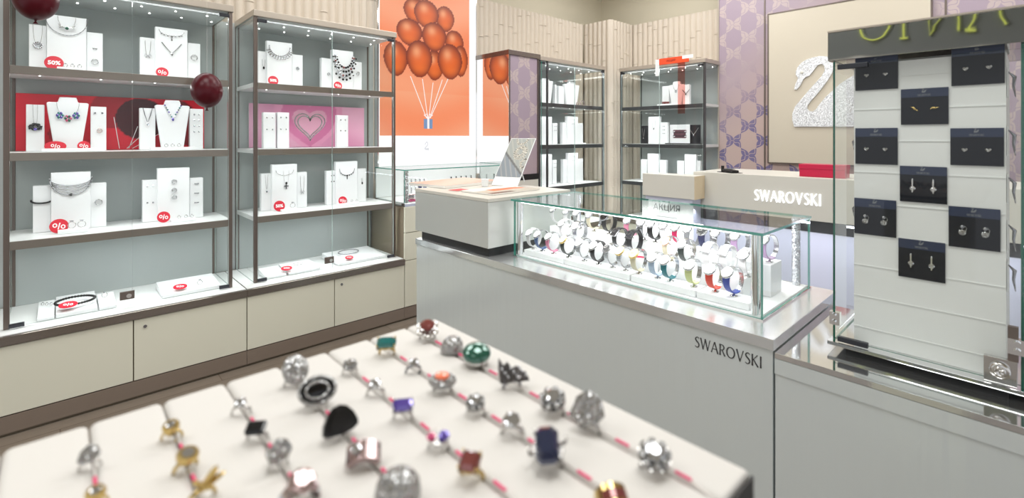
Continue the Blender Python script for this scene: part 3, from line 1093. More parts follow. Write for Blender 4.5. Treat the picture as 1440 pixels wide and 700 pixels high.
# ================================================================== EARRING CASE
UC, VC0, VC1 = 1.82, .012, .437
ZC0, ZC1 = .884, 1.885
ec = thing('earring_case', 'tall glass case of earring cards with mirrored top band on the side counter', 'glass case', T((UC, VC0, .866)))
q = -.866
WC, DC = VC1 - VC0, .42
MB().box(.03, DC - .03, .03, WC - .03, 0, .018).build('foot', 'black_gap', ec, I4)
MB().box(-.012, DC + .012, -.012, WC + .012, .0185, .030).build('base_plate', 'chrome', ec, I4, .002)
MB().box(-.012, DC + .012, -.010, WC + .010, 1.795 + q, ZC1 + q).build('top_band', 'dark_mirror', ec, I4, .001)
MB().box(-.013, DC + .013, -.011, WC + .011, ZC1 + q + .0005, ZC1 + q + .006).build('top_plate', 'pale_bronze', ec, I4)
dg = MB().box(-.001, .006, .002, WC - .002, .040, 1.780 + q, 0, None, 1, 0).build('glass_door', ['case_glass', 'dark_glass_edge'], ec, I4)
for y in (.0, WC - .006):
    MB().box(.008, DC, y, y + .006, .0305, 1.794 + q, 0, None, 1, 1).build('side_glass', ['case_glass', 'dark_glass_edge'], ec, I4)
MB().box(DC - .006, DC, .007, WC - .007, .0305, 1.794 + q, 0, None, 1, 0).build('back_glass', ['case_glass', 'dark_glass_edge'], ec, I4)
for z in (.034, 1.766 + q):
    MB().box(-.008, .008, WC - .095, WC - .015, z, z + .016).build('hinge', 'dark_hinge', dg, I4, .002)
hb_ = MB().box(-.010, .010, WC - .022, WC + .006, .085, .125)
for z in (.094, .115):
    hb_.cyl(.007, -.018, .018, 0, 12, T((0, WC - .006, z)) @ Ry(R(90)))
hb_.build('clamp', 'chrome', dg, I4)
hb_ = MB().box(-.010, .010, -.004, .03, .12, .16)
for z in (.13, .15):
    hb_.cyl(.007, -.018, .018, 0, 12, T((0, .012, z)) @ Ry(R(90)))
hb_.build('clamp', 'chrome', dg, I4)
lk = MB().box(-.006, .010, .012, .075, .034, .10, 0)
lk.lathe([(.021, 0), (.021, .010), (.016, .013), (.012, .0125), (.009, .015), (.002, .012)], 0, 24, T((-.006, .044, .070)) @ Ry(R(-90)))
lk.build('lock', ['silver'], dg, I4, .001)
MB().box(-.0065, .009, .010, .03, .10, .19).build('strike_plate', 'bronze', ec, I4)

# white slotted column inside
UP = UC + .045
cw = at_u(1201, 200, UP).y, at_u(1415, 200, UP).y
col_ = thing('earring_column', 'white slotted card column standing inside the tall earring case', 'display column', T((UP, cw[1], .8965)))
CW = cw[0] - cw[1]
body = MB()
body.box(0, .30, 0, CW, 0, .885)
body.build('core', 'frosted', col_, I4)
z = .05
while z < .88:
    MB().box(-.0022, 0, .0, CW, z, z + .003).build('slot_rail', 'frosted', col_, I4)
    z += .0985
FE = T((UP - .003, 0, 0)) @ Rz(R(-90))
SWL = [(.1, .7), (.2, .95), (.42, .95), (.5, .75), (.3, .4), (.35, .3), (.95, .75), (.8, .2), (.55, 0), (.1, 0), (.08, .3), (.35, .75), (.3, .85)]


def ecard(px0, py0, px1, py1, where, kind, desc):
    a, b_ = hit(px0, py0, FE, 0), hit(px1, py1, FE, 0)
    cx, w_ = (a.x + b_.x) / 2, b_.x - a.x
    z0 = hit((px0 + px1) / 2, py1, FE, 0).z
    z1 = hit((px0 + px1) / 2, py0, FE, 0).z
    h = z1 - z0
    t = thing('earring_card', 'navy earring card, ' + where, 'earring card', FE @ T((cx, 0, z0)), 'navy earring cards in the tall case')
    MB().box(-w_ / 2, w_ / 2, -.0015, .0, 0, h).build('card', 'navy_card', t, I4)
    MB().box(-w_ / 2, w_ / 2, -.0022, -.0016, h * .76, h).build('header_band', 'navy_band', t, I4)
    lm = MB()
    s = h * .12
    lm.prism([((x - .5) * s, z_ * s + h * .88) for x, z_ in SWL], -.0028, -.0023)
    word(lm, 'SWAROVSKI', h * .055, .0006, 0, T((-w_ * .14, -.0022, h * .79)), width=w_ * .28)
    lm.build('logo', 'grey_ink', t, I4)
    for k, sx in enumerate((-.22, .22)):
        side = ('left', 'right')[k]
        o = None
        if kind == 'heart':
            n_, cat_ = 'stud_earring', 'earring'
            pts = []
            for i in range(20):
                a_ = 2 * math.pi * i / 20
                pts.append((.0065 * .0625 * 16 * math.sin(a_) ** 3, .0065 * .0625 * (13 * math.cos(a_) - 5 * math.cos(2 * a_) - 2 * math.cos(3 * a_) - math.cos(4 * a_))))
            m_ = MB().prism(pts, -.006, 0)
            o = m_.build(n_, 'pave', None, FE @ T((cx + sx * w_, -.0025, z0 + h * .42)), .001)
            lab = 'small silver heart stud on the %s of the card %s' % (side, where)
        elif kind == 'drop':
            m_ = MB().box(-.0018, .0018, -.004, 0, 0, .022)
            m_.gem((0, -.004, .0), .0075, 1, Rx(R(90)) @ T((0, 0, 0)))
            m_.box(-.0015, .0015, -.004, 0, -.016, -.006)
            m_.sph((0, -.002, .023), .003, 1, 8)
            o = m_.build('drop_earring', ['silver', 'crystal'], None, FE @ T((cx + sx * w_, -.003, z0 + h * .42)))
            lab = 'thin silver drop earring on the %s of the card %s' % (side, where)
        elif kind == 'round':
            m_ = MB().sph((0, -.004, .008), .006, 1, 10)
            m_.gem((0, 0, 0), .009, 0, T((0, -.004, -.008)) @ Rx(R(90)))
            m_.tube([(.004, -.003, .012), (.009, -.003, .004), (.007, -.003, -.006)], .0012, 0, 5)
            o = m_.build('drop_earring', ['pave', 'dark_silver'], None, FE @ T((cx + sx * w_, -.003, z0 + h * .45)))
            lab = 'chunky crystal drop earring on the %s of the card %s' % (side, where)
        else:
            m_ = MB().tube([(-.010, -.002, .0), (-.004, -.004, .004), (.0, -.004, .002), (.010, -.003, .005)], [.001, .003, .003, .001], 0, 6)
            m_.sph((0, -.004, .003), .004, 0, 8)
            o = m_.build('stud_earring', 'gold', None, FE @ T((cx + sx * w_, -.002, z0 + h * .42)) @ Ry(R(0 if k else 50)))
            lab = 'small gold leaf stud on the %s of the card %s' % (side, where)
        tag(o, lab, 'earring', 'earrings on the navy cards')


for c in [(1203, 77, 1263, 126, 'top of the left column', 'heart'), (1203, 180, 1262.5, 231, 'second in the left column', 'heart'), (1201.5, 280, 1260.5, 331, 'lowest in the left column', 'round'),
          (1267, 124, 1334, 175, 'top of the middle column', 'leaf'), (1265.5, 234, 1332, 285, 'second in the middle column', 'drop'), (1263.5, 338, 1329.5, 393, 'lowest in the middle column', 'drop'),
          (1338, 64, 1413, 119, 'top of the right column', 'heart'), (1336.5, 180, 1412, 233, 'second in the right column', 'heart'), (1334, 292, 1407, 350, 'lowest in the right column', 'round')]:
    ecard(*c, '')
# side face of the column: cards hung edge-on
FS = T((UP, cw[1] - .001, 0))
for i, z in enumerate((1.66, 1.50, 1.37, 1.24, 1.13)):
    where = ('top', 'second', 'third', 'fourth', 'lowest')[i]
    t = thing('earring_card', 'earring card seen edge-on, %s down the right side of the column' % where, 'earring card', FS @ T((.04, 0, z)), 'cards hung on the side of the column')
    MB().box(-.03, .03, -.002, 0, 0, .08).build('card', 'frosted', t, I4)
    MB().tube([(.0, -.002, .07), (.004, -.014, .055), (.0, -.012, .03), (-.002, -.016, .0)], [.0012, .0045, .003, .001], 0, 6).build('earring', 'dark_silver', t, I4)
FS2 = T((UP, cw[0] + .001, 0))
for i, z in enumerate((1.48, 1.26)):
    t = thing('earring_card', ('upper', 'lower')[i] + ' navy earring card hung on the left side of the column', 'earring card', FS2 @ T((.05, 0, z)))
    MB().box(-.035, .035, 0, .002, 0, .08).build('card', 'navy_card', t, I4)
    MB().tube([(.0, .002, .07), (.004, .012, .055), (.0, .010, .03)], [.0012, .0045, .001], 0, 6).build('earring', 'dark_silver', t, I4)

# neon sign opposite, seen only as a reflection in the mirrored band
sg = thing('neon_sign', 'yellow-green neon letters on the mall front opposite the case', 'sign', T((-3.05, 1.325, 2.633)))
hN = .40
strokes = [cat_rom([(0, hN), (.0, .12), (.12, 0), (.25, .10), (.26, hN)], 6), [(.385, 0), (.385, hN)], [(.30, hN), (.48, hN)], [(.35, 0), (.42, 0)],
           [(.585, hN), (.60, 0), (.83, hN), (.82, 0)], [(.90, 0), (1.03, hN), (1.16, 0)], [(.87, 0), (.95, 0)],
           cat_rom([(1.56, hN), (1.42, hN), (1.34, .30), (1.54, .14), (1.46, 0), (1.30, .05)], 6)]
for st in strokes:
    MB().tube([(0, -s_, z_) for s_, z_ in st], .009, 0, 8).build('neon_tube', 'neon', sg, I4)
    MB().tube([(-.03, -s_ - .012, z_ + .006) for s_, z_ in st], .022, 0, 8).build('letter_shell', 'sign_board', sg, I4)
MB().box(-.048, -.035, -2.4, .5, -.18, .7).build('backing_board', 'sign_board', sg, I4)

# ================================================================== RED BALLOONS
for i, (px, py, v, r, lab) in enumerate(((50, -3, 3.50, .104, 'dark red glossy balloon cut by the top left corner, in front of leftmost showcase'),
                                         (291, 127, 3.55, .100, 'dark red glossy balloon hanging before the right edge of the leftmost showcase'))):
    p = at_v(px, py, v)
    t = thing('balloon', lab, 'balloon', T(p), 'dark red balloons')
    MB().sph((0, 0, 0), r, 0, 40, None, (.88, .88, 1.10)).build('envelope', 'balloon', t, I4)
    MB().lathe([(.004, 0), (.006, -.004), (.003, -.008), (.012, -.02)], 0, 12).build('knot', 'balloon', t, T((0, 0, -r * 1.09)))
    MB().tube([(0, 0, r), (0, 0, 3.9 - p.z)], .0004, 0, 4).build('thread', 'clear_cord', t, I4)

# ================================================================== BROCHURES AND PICTURE FRAME ON THE BOX
ZB = 1.2245
BL, BR = at_z(691, 260.5, ZB), at_z(727.5, 262.5, ZB)
ex = (BR - BL); wF = ex.length
ex = ex / wF
back = Vector((0, 0, 1)).cross(ex).normalized()
if back.dot(FW) < 0: back = -back
up = (back * .285 + Vector((0, 0, 1)) * .315)
hF = up.length
BL = BL + Vector((0, 0, .0035))
FM = axes(BL, ex, up)          # x right, y up the face, z = towards the viewer
fr = thing('picture_stand', 'leaning white-framed picture of bracelets standing on the plinth box', 'picture frame', FM)
MB().box(0, wF, 0, hF, -.006, 0).build('board', 'white_plastic', fr, I4, .001)


def brace_art(a, b):
    x, y = a, b
    c = srgb(146, 150, 146)
    if y < .62 - .55 * x: c = srgb(120, 128, 136)
    c = mixc(c, srgb(190, 184, 170), .4 * max(0, math.sin((x * 1.2 + y) * 26)) ** 3)
    for cx, cy, r in ((.62, .62, .2), (.60, .64, .13), (.95, .35, .13), (.5, 1.0, .2)):
        d = abs(math.hypot((x - cx) * .72, (y - cy)) - r * .8)
        if d < .028: c = srgb(88, 84, 78) if int(math.atan2(y - cy, x - cx) * 9) % 2 else srgb(206, 200, 186)
    if abs(y - (.62 - .55 * x)) < .03: c = srgb(90, 90, 90)
    return c


mb = MB()
artgrid(mb, 0, 1, 0, 1, 0, 44, 66, brace_art)
o = mb.build('print', 'print_matte', fr, I4)
# grid faces -y: turn it to face the viewer side (+z of the frame)
o.matrix_local = T((.004, hF * .17, .0012)) @ Matrix(((wF - .008, 0, 0, 0), (0, 0, hF * .82, 0), (0, -1, 0, 0), (0, 0, 0, 1)))
st = MB().tube([(wF / 2, hF * .6, -.008), (wF / 2, 0, -.12)], .004, 0, 6)
sp = (FM.inverted() @ Vector((0, 0, ZB + .004)))
foot = FM.inverted() @ (BL + ex * wF / 2 + back * .30 + Vector((0, 0, .004)))
MB().tube([(wF / 2, hF * .6, -.008), tuple(foot)], .004, 0, 6).build('easel_strut', 'white_plastic', fr, I4)


def flat_thing(name, label, cat, corners, z, th, artf=None, m='paper', nx=20):
    P = [at_z(px, py, z) for px, py in corners]      # front-left, front-right, back-right, back-left
    c = sum((p for p in P), Vector()) / 4
    x = (P[1] - P[0] + P[2] - P[3]).normalized()
    wv = ((P[1] - P[0]).length + (P[2] - P[3]).length) / 2
    yv = Vector((0, 0, 1)).cross(x)
    hv = abs(((P[3] - P[0]).dot(yv) + (P[2] - P[1]).dot(yv)) / 2)
    X = axes((c.x, c.y, z), x, yv)
    t = thing(name, label, cat, X)
    MB().box(-wv / 2, wv / 2, -hv / 2, hv / 2, 0, th).build('pages', m, t, I4, .0008)
    if artf:
        mb = MB()
        artgrid(mb, 0, 1, 0, 1, 0, nx, nx, artf)
        o = mb.build('cover', 'print_matte', t, I4)
        o.matrix_local = T((-wv / 2, -hv / 2, th + .0004)) @ Matrix(((wv, 0, 0, 0), (0, 0, hv, 0), (0, -1, 0, 0), (0, 0, 0, 1)))
    return t


def cover1(a, b):
    return mixc(srgb(232, 196, 180), srgb(240, 172, 150), .5 + .5 * math.sin(a * 5 + b * 4))


def cover2(a, b):
    c = srgb(196, 188, 172)
    if a < .45: c = srgb(238, 234, 228)
    if .30 < a < .62 and .25 < b < .95: c = srgb(238, 112, 60)
    if a > .8 and b < .5: c = srgb(120, 92, 80)
    return c


flat_thing('magazine', 'thick peach-covered catalogue on the left of the plinth box top', 'magazine', [(588, 262), (640, 266), (690, 256), (640, 251.5)], ZB, .018, cover1)
flat_thing('magazine', 'open grey magazine with orange page on the plinth box beside the picture stand', 'magazine', [(652, 270), (700, 275.5), (752, 266), (712, 262)], ZB, .008, cover2)
flat_thing('leaflet', 'small red leaflet between the two magazines on the plinth box', 'leaflet', [(634, 268), (648, 269.5), (656, 266.5), (643, 265)], ZB, .002, lambda a, b: srgb(222, 70, 80))
p = at_z(682, 262, ZB)
t = thing('paper_cup', 'small white paper cup beside the magazines and the picture stand', 'cup', T((p.x, p.y, ZB)))
MB().lathe([(.020, 0), (.026, .045)], 0, 20).build('cup', 'white_plastic', t, I4)
MB().lathe([(.0262, 0), (.0275, .002), (.0262, .004)], 0, 20).build('rim', 'white_plastic', t, T((0, 0, .0455)))

# ================================================================== DISPLAYS IN THE SHOWCASES
SHZ = {1: S1, 2: S2, 3: S3, 0: .529}
LV = {1: 'top shelf', 2: 'second shelf', 3: 'third shelf', 0: 'bottom level'}


def necklace(F, x, z, y, w_, h, style, label, m='silver', gm='crystal', r=.0014, name='necklace', cat_='necklace', grp='jewellery in the showcases'):
    """hung at (x, z) = middle of the two ends; drops h; y = display face"""
    t = thing(name, label, cat_, F @ T((x, y - (.008 if style == 'bib' else .003), z)), grp)
    n = 18
    mb = MB()
    if style == 'vee':
        pts = [(-w_ / 2, 0, 0), (-w_ * .3, -.001, -h * .45), (0, -.002, -h), (w_ * .3, -.001, -h * .45), (w_ / 2, 0, 0)]
    elif style in ('long',):
        pts = [(-w_ / 2, 0, 0), (-w_ * .2, 0, -h * .8), (0, -.001, -h), (w_ * .2, 0, -h * .8), (w_ / 2, 0, 0)]
    else:
        pts = [(w_ / 2 * -math.cos(math.pi * k / n), -.002, -h * math.sin(math.pi * k / n) ** .9) for k in range(n + 1)]
    mb.tube(pts, r, 0, 5)
    if style in ('beads', 'multi', 'bib', 'collar'):
        P_ = cat_rom(pts, 1)
        k_ = max(1, int(len(P_)))
        for i, p_ in enumerate(P_):
            mb.sph(p_, r * (2.2 if style != 'collar' else 3), 1, 6)
    mb.build('chain', [m, gm], t, I4)
    g = MB()
    if style == 'multi':
        for q in (.45, .62, .8):
            pts2 = [(w_ / 2 * -math.cos(math.pi * k / n), -.004, -h * q * math.sin(math.pi * k / n)) for k in range(n + 1)]
            g.tube(pts2, r * .9, 0, 5)
            for i in range(2, n - 1, 3):
                g.sph(pts2[i], r * 2.2, 1, 6)
        g.build('strands', [m, gm], t, I4)
        MB().tube([(-.012, -.006, -h), (0, -.008, -h - .006), (.012, -.006, -h), (0, -.008, -h + .006)], .0028, 0, 6, None, True).build('clasp', 'black_gem', t, I4)
    elif style == 'collar':
        for row in range(3):
            for k in range(13):
                a_ = math.pi * (.12 + .76 * k / 12)
                rr = 1 + .16 * row
                g.gem((0, 0, 0), .005 + .0015 * math.sin(a_), 0, T((-w_ / 2 * rr * math.cos(a_), -.006, -h * rr * math.sin(a_) * .95)) @ Rx(R(90)), 6)
        g.build('crystal_rows', [gm], t, I4)
    elif style == 'bib':
        rnd = random.Random(5)
        for row in range(4):
            for k in range(12):
                a_ = math.pi * (.02 + .96 * k / 11)
                rr = .85 + .2 * row
                if row == 3 and not 2 < k < 9: continue
                mi = rnd.choice([0, 0, 0, 1, 2])
                g.gem((0, 0, 0), .0075 + .003 * math.sin(a_), mi, T((-w_ / 2 * rr * math.cos(a_), -.008, -h * (.55 + .2 * row) * math.sin(a_) - .002)) @ Rx(R(90)), 7)
        g.build('gem_bib', ['black_gem', 'topaz_gem', 'crystal'], t, I4)
    elif style == 'wings':
        for s_ in (-1, 1):
            for k in range(4):
                g.tube([(s_ * .006, -.004, -h + .004), (s_ * (.022 + .004 * k), -.005, -h + .010 - .002 * k), (s_ * (.040 - .003 * k), -.004, -h + .024 - .008 * k)], [.003, .0035, .001], 0, 5)
        g.gem((0, 0, 0), .009, 1, T((0, -.007, -h)) @ Rx(R(90)), 8)
        g.build('pendant', ['silver', 'green_gem'], t, I4)
    elif style == 'snow':
        for k in range(6):
            a_ = math.pi * k / 6
            g.tube([(-.02 * math.cos(a_), -.003, -h - .02 * math.sin(a_)), (.02 * math.cos(a_), -.003, -h + .02 * math.sin(a_))], .0018, 0, 5)
            for s_ in (-1, 1):
                g.gem((0, 0, 0), .0045, 0, T((s_ * .018 * math.cos(a_), -.004, -h + s_ * .018 * math.sin(a_))) @ Rx(R(90)), 6)
        g.build('pendant', [gm], t, I4)
    elif style == 'flower':
        for k in range(7):
            a_ = 2 * math.pi * k / 7
            g.gem((0, 0, 0), .011, 0, T((.017 * math.cos(a_), -.006, -h + .015 * math.sin(a_))) @ Rx(R(90)), 7, (1.1, .8))
        g.gem((0, 0, 0), .008, 1, T((0, -.012, -h - .014)) @ Rx(R(90)), 8)
        for s_ in (-1, 1):
            g.tube([(s_ * .006, -.004, -h - .01), (s_ * .030, -.004, -h + .004), (s_ * .024, -.004, -h - .016)], .003, 0, 5)
        g.build('pendant', ['black_gem', 'violet_gem'], t, I4)
    elif style == 'trio':
        for cx, cz, cols in ((-.036, .006, 2), (.036, .006, 2), (0, -.012, 3)):
            for k in range(6):
                a_ = 2 * math.pi * k / 6
                g.gem((0, 0, 0), .0085, (k % 2) + (cols == 3) * 2, T((cx + .011 * math.cos(a_), -.006, -h + cz + .013 * math.sin(a_))) @ Rx(R(90 + 10)), 6, (.8, 1.2))
        g.build('gem_clusters', ['teal_gem', 'violet_gem', 'pink_gem', 'green_gem'], t, I4)
    elif style == 'drops':
        for k in range(7):
            a_ = math.pi * (.2 + .6 * k / 6)
            g.gem((0, 0, 0), .005 + .002 * (k == 3), 0, T((-w_ / 2 * math.cos(a_), -.004, -h * math.sin(a_) ** .9 - .004)) @ Rx(R(90)), 6)
        for k in range(3):
            g.gem((0, 0, 0), .0055, 0, T((0, -.004, -h - .010 * (k + 1))) @ Rx(R(90)), 6)
        g.build('stones', [gm], t, I4)
    elif style == 'cross':
        g.gem((0, 0, 0), .009, 1, T((0, -.005, -h + .014)) @ Rx(R(90)), 8, (.8, 1.2))
        g.box(-.003, .003, -.006, 0, -h - .032, -h + .004).box(-.016, .016, -.006, 0, -h - .012, -h - .005)
        g.build('pendant', ['dark_silver', 'black_gem'], t, I4)
    elif style == 'butterfly':
        for s_ in (-1, 1):
            g.tube([(0, -.003, -h), (s_ * .014, -.003, -h + .012), (s_ * .018, -.003, -h + .002), (s_ * .004, -.003, -h - .002), (s_ * .012, -.003, -h - .014), (0, -.003, -h - .002)], .0016, 0, 5)
        g.build('pendant', [gm], t, I4)
    elif style == 'ringlet':
        g.tube([(.012 * math.cos(a_), -.004, -h - .012 + .012 * math.sin(a_)) for a_ in [2 * math.pi * k / 16 for k in range(16)]], .003, 0, 6, None, True)
        g.build('pendant', [gm], t, I4)
    elif style in ('drop', 'long', 'vee'):
        g.gem((0, 0, 0), .009, 0, T((0, -.005, -h - .006)) @ Rx(R(90)), 8, (.8, 1.25))
        g.build('pendant', [gm], t, I4)
    return t


def studs(F, x, z, y, n, label, gm='crystal', dz=.03, kind='gem', dx=.02, grp='jewellery in the showcases'):
    """one pair or column of small earrings pinned to a pad: each pair row is a thing"""
    for k in range(n):
        for s_ in (-1, 1):
            mb = MB().gem((0, 0, 0), .006, 0, Rx(R(90)), 6)
            o = mb.build('stud_earring', gm, None, F @ T((x + s_ * dx / 2, y - .005, z - k * dz)))
            row = '' if n == 1 else ('upper ', 'middle ', 'lower ', 'lowest ')[k]
            tag(o, '%s%s stud earring %s' % (row, 'left' if s_ < 0 else 'right', label), 'earring', grp)


def ringbar(F, x, z, y, label, n=3, dz=.042, m='dark_silver'):
    for k in range(n):
        o = MB().tube([(-.012, 0, 0), (-.006, -.006, 0), (.006, -.006, 0), (.012, 0, 0)], .0035, 0, 6).build('ring', m, None, F @ T((x, y - .002, z - k * dz)))
        tag(o, '%s small ring %s' % (('upper', 'middle', 'lower')[k], label), 'ring', 'jewellery in the showcases')


def brooch(F, x, z, y, label, r=.016, m='silver'):
    mb = MB().tube([(r * math.cos(a_), 0, r * math.sin(a_)) for a_ in [2 * math.pi * k / 18 for k in range(18)]], .0028, 0, 6, None, True)
    for k in range(9):
        a_ = 2 * math.pi * k / 9
        mb.sph((r * math.cos(a_), -.003, r * math.sin(a_)), .0032, 1, 6)
    tag(mb.build('brooch', [m, 'crystal'], None, F @ T((x, y - .006, z))), label, 'brooch', 'jewellery in the showcases')


def sign(F, x, z, y, r, txt, label, lean=-12, oval=1.0, flat=False):
    t = thing('discount_sign', label, 'sign', F @ T((x, y, z)) @ (Rx(R(lean)) if not flat else Rx(R(-72))), 'round red discount signs')
    MB().lathe([(r, 0), (r, .003)], 0, 28, Rx(R(90)) @ Matrix.Diagonal((oval, 1, 1, 1)) @ T((0, r, 0))).build('disc', 'red_sign', t, I4) if False else \
        MB().prism([(r * oval * math.cos(2 * math.pi * k / 28), r + r * math.sin(2 * math.pi * k / 28)) for k in range(28)], -.003, 0).build('disc', 'red_sign', t, I4)
    if txt == '%':
        mb = MB()
        for sx, sz in ((-.42, .12), (.42, -.12)):
            mb.strip([(r * (sx + .19 * math.cos(a_)), r + r * (sz + .24 * math.sin(a_)), r * .13) for a_ in [2 * math.pi * k / 14 for k in range(15)]], .0008, 0, T((0, -.003, 0)))
        mb.strip([(-r * .10, r * .55, r * .13), (r * .10, r * 1.45, r * .13)], .0008, 0, T((0, -.003, 0)))
        mb.build('percent_mark', 'white_ink', t, I4)
    else:
        vs, fs = letters(txt, r * .78, .0012)
        MB().add(vs, fs, 0, False, T((0, -.0036, r))).build('lettering', 'white_ink', t, I4)


def pad(F, pl, pr, pt, sh, ly, desc, th=.045, z0=None):
    a, b_ = hit(pl, pt, F, ly), hit(pr, pt, F, ly)
    zt = (a.z + b_.z) / 2
    zb = SHZ[sh] + .001 if z0 is None else z0
    x = (a.x + b_.x) / 2
    w_ = b_.x - a.x - .003
    o = MB().box(-w_ / 2, w_ / 2, 0, th, 0, zt - zb).build('display_pad', 'white_pad', None, F @ T((x, ly, zb)), .003)
    tag(o, desc, 'display pad', 'white jewellery display pads')
    return x, zt, w_, zb


def bust(F, pl, pr, pt, pneck, sh, ly, desc, z0=None):
    a, b_ = hit(pl, pt, F, ly), hit(pr, pt, F, ly)
    zb = SHZ[sh] + .001 if z0 is None else z0
    x = (a.x + b_.x) / 2
    w_ = b_.x - a.x
    h = (a.z + b_.z) / 2 - zb
    hn = hit((pl + pr) / 2, pneck, F, ly).z - zb
    pts = [(-w_ * .31, 0), (w_ * .31, 0), (w_ * .47, h * .8), (w_ * .5, h * .985), (w_ * .44, h), (w_ * .24, h * 1.0), (w_ * .21, hn), (-w_ * .21, hn), (-w_ * .24, h), (-w_ * .44, h), (-w_ * .5, h * .985), (-w_ * .47, h * .8)]
    t = thing('necklace_bust', desc, 'display bust', F @ T((x, ly, zb)), 'white necklace busts')
    MB().prism(pts, 0, .04).build('bust', 'white_pad', t, I4, .006, 3)
    MB().lathe([(w_ * .205, 0), (w_ * .205, .006)], 0, 20, T((0, .02, hn - .001)) @ Matrix.Diagonal((1, .5, 1, 1))).build('neck_cap', 'white_plastic', t, I4)
    return x, zb + h, w_, zb


def riser(F, pl, pr, pt, sh, ly, desc, dep=.07, h=None, m='white_plastic', base=None):
    a, b_ = hit(pl, pt, F, ly), hit(pr, pt, F, ly)
    zb = (SHZ[sh] + .001) if base is None else base
    hh_ = h if h else max(.012, (a.z + b_.z) / 2 - zb)
    x = (a.x + b_.x) / 2
    w_ = b_.x - a.x
    o = MB().box(-w_ / 2, w_ / 2, 0, dep, 0, hh_).build('display_riser', m, None, F @ T((x, ly, zb)), .002)
    tag(o, desc, 'display riser', 'low white risers')
    return x, zb + hh_, w_


def standring(F, x, z, y, label, m='silver', s_=1.0):
    """ring standing upright on a small cone"""
    t = thing('ring', label, 'ring', F @ T((x, y, z)), 'jewellery in the showcases')
    MB().tube([(.009 * s_ * math.cos(a_), 0, .011 * s_ + .009 * s_ * math.sin(a_)) for a_ in [2 * math.pi * k / 16 for k in range(16)]], .0018, 0, 6, None, True).build('band', m, t, I4)
    MB().gem((0, 0, .023 * s_), .006 * s_, 0).build('stone', 'crystal', t, I4)


Q1, Q2, Q3 = 'leftmost showcase', 'showcase by lightbox', 'showcase beside the pillar'


def trio(F, sh, L, Cc, Rr, where, ly=.24, bust_c=False):
    """left, centre and right pads; returns their (x, ztop, w, zb)"""
    l = pad(F, L[0], L[1], L[2], sh, ly + .02, 'white pad, left of the trio, ' + where)
    c = (bust if bust_c else pad)(F, *Cc, sh, ly, ('white flared necklace bust, ' if bust_c else 'white pad, tall middle of the trio, ') + where)
    r = pad(F, Rr[0], Rr[1], Rr[2], sh, ly + .02, 'white pad, right of the trio, ' + where)
    return l, c, r


# ---- leftmost showcase
ly = .24
w1 = 'left half of top shelf, ' + Q1
l, c, r = trio(F1, 1, (40, 66, 35), (65, 122, 23), (121.5, 145, 46), w1)
necklace(F1, c[0], c[1] - .0, ly, .19, .115, 'beads', 'dark beaded necklace around the pad, ' + w1, 'dark_silver', 'dark_silver')
necklace(F1, c[0], c[1] - .005, ly - .006, .08, .07, 'wings', 'silver wing necklace with green stone, ' + w1)
necklace(F1, l[0], l[1], ly + .02, .04, .12, 'snow', 'snowflake pendant on long chain, ' + w1, r=.0009)
brooch(F1, r[0], l[1] - .19, ly + .02, 'round crystal brooch low on the right pad, ' + w1)
studs(F1, r[0], r[1] - .10, ly + .02, 1, 'high on the right pad, ' + w1, dx=.012)
p = hit(76, 93, F1, .16)
sign(F1, p.x, S1 + .004, .15, .042, '50%', 'red 50% disc, ' + w1)
riser(F1, 80, 118, 94, 1, .12, 'thin white riser with rings, ' + w1, .05, .022)
for i, px in enumerate((92, 102, 112)):
    p = hit(px, 92, F1, .14)
    standring(F1, p.x, S1 + .0235, .145, ('left', 'middle', 'right')[i] + ' ring on the thin riser, ' + w1)

w2 = 'right half of top shelf, ' + Q1
l, c, r = trio(F1, 1, (196.5, 219, 53), (218, 264, 40), (263.5, 282, 61), w2)
necklace(F1, c[0], c[1] - .015, ly, .14, .035, 'drops', 'upper crystal collar, ' + w2, r=.0016)
necklace(F1, c[0], c[1] - .10, ly, .11, .07, 'vee', 'lower crystal V necklace, ' + w2, r=.0028, m='pave')
necklace(F1, l[0], l[1] - .02, ly + .02, .03, .10, 'butterfly', 'butterfly pendant on the left pad, ' + w2)
brooch(F1, r[0], r[1] - .10, ly + .02, 'round flower brooch on the right pad, ' + w2, .018)
p = hit(228, 107, F1, .16)
sign(F1, p.x, S1 + .004, .15, .034, '%', 'red percent disc, ' + w2)

# second shelf, red poster behind
rp_ = thing('red_poster', 'red poster of dark discs and white strings behind the second shelf of leftmost showcase', 'poster', F1 @ T((0, .44, S2 + .002)))
a, b_ = hit(22, 130, F1, .44), hit(287, 130, F1, .44)


def red_art(u, v):  # red ground with darker round patches
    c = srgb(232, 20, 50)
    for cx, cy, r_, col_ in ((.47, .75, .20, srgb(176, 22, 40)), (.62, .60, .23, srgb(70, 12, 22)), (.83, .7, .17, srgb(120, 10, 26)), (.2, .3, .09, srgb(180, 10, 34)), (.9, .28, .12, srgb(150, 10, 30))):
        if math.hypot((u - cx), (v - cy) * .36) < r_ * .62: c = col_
    return c


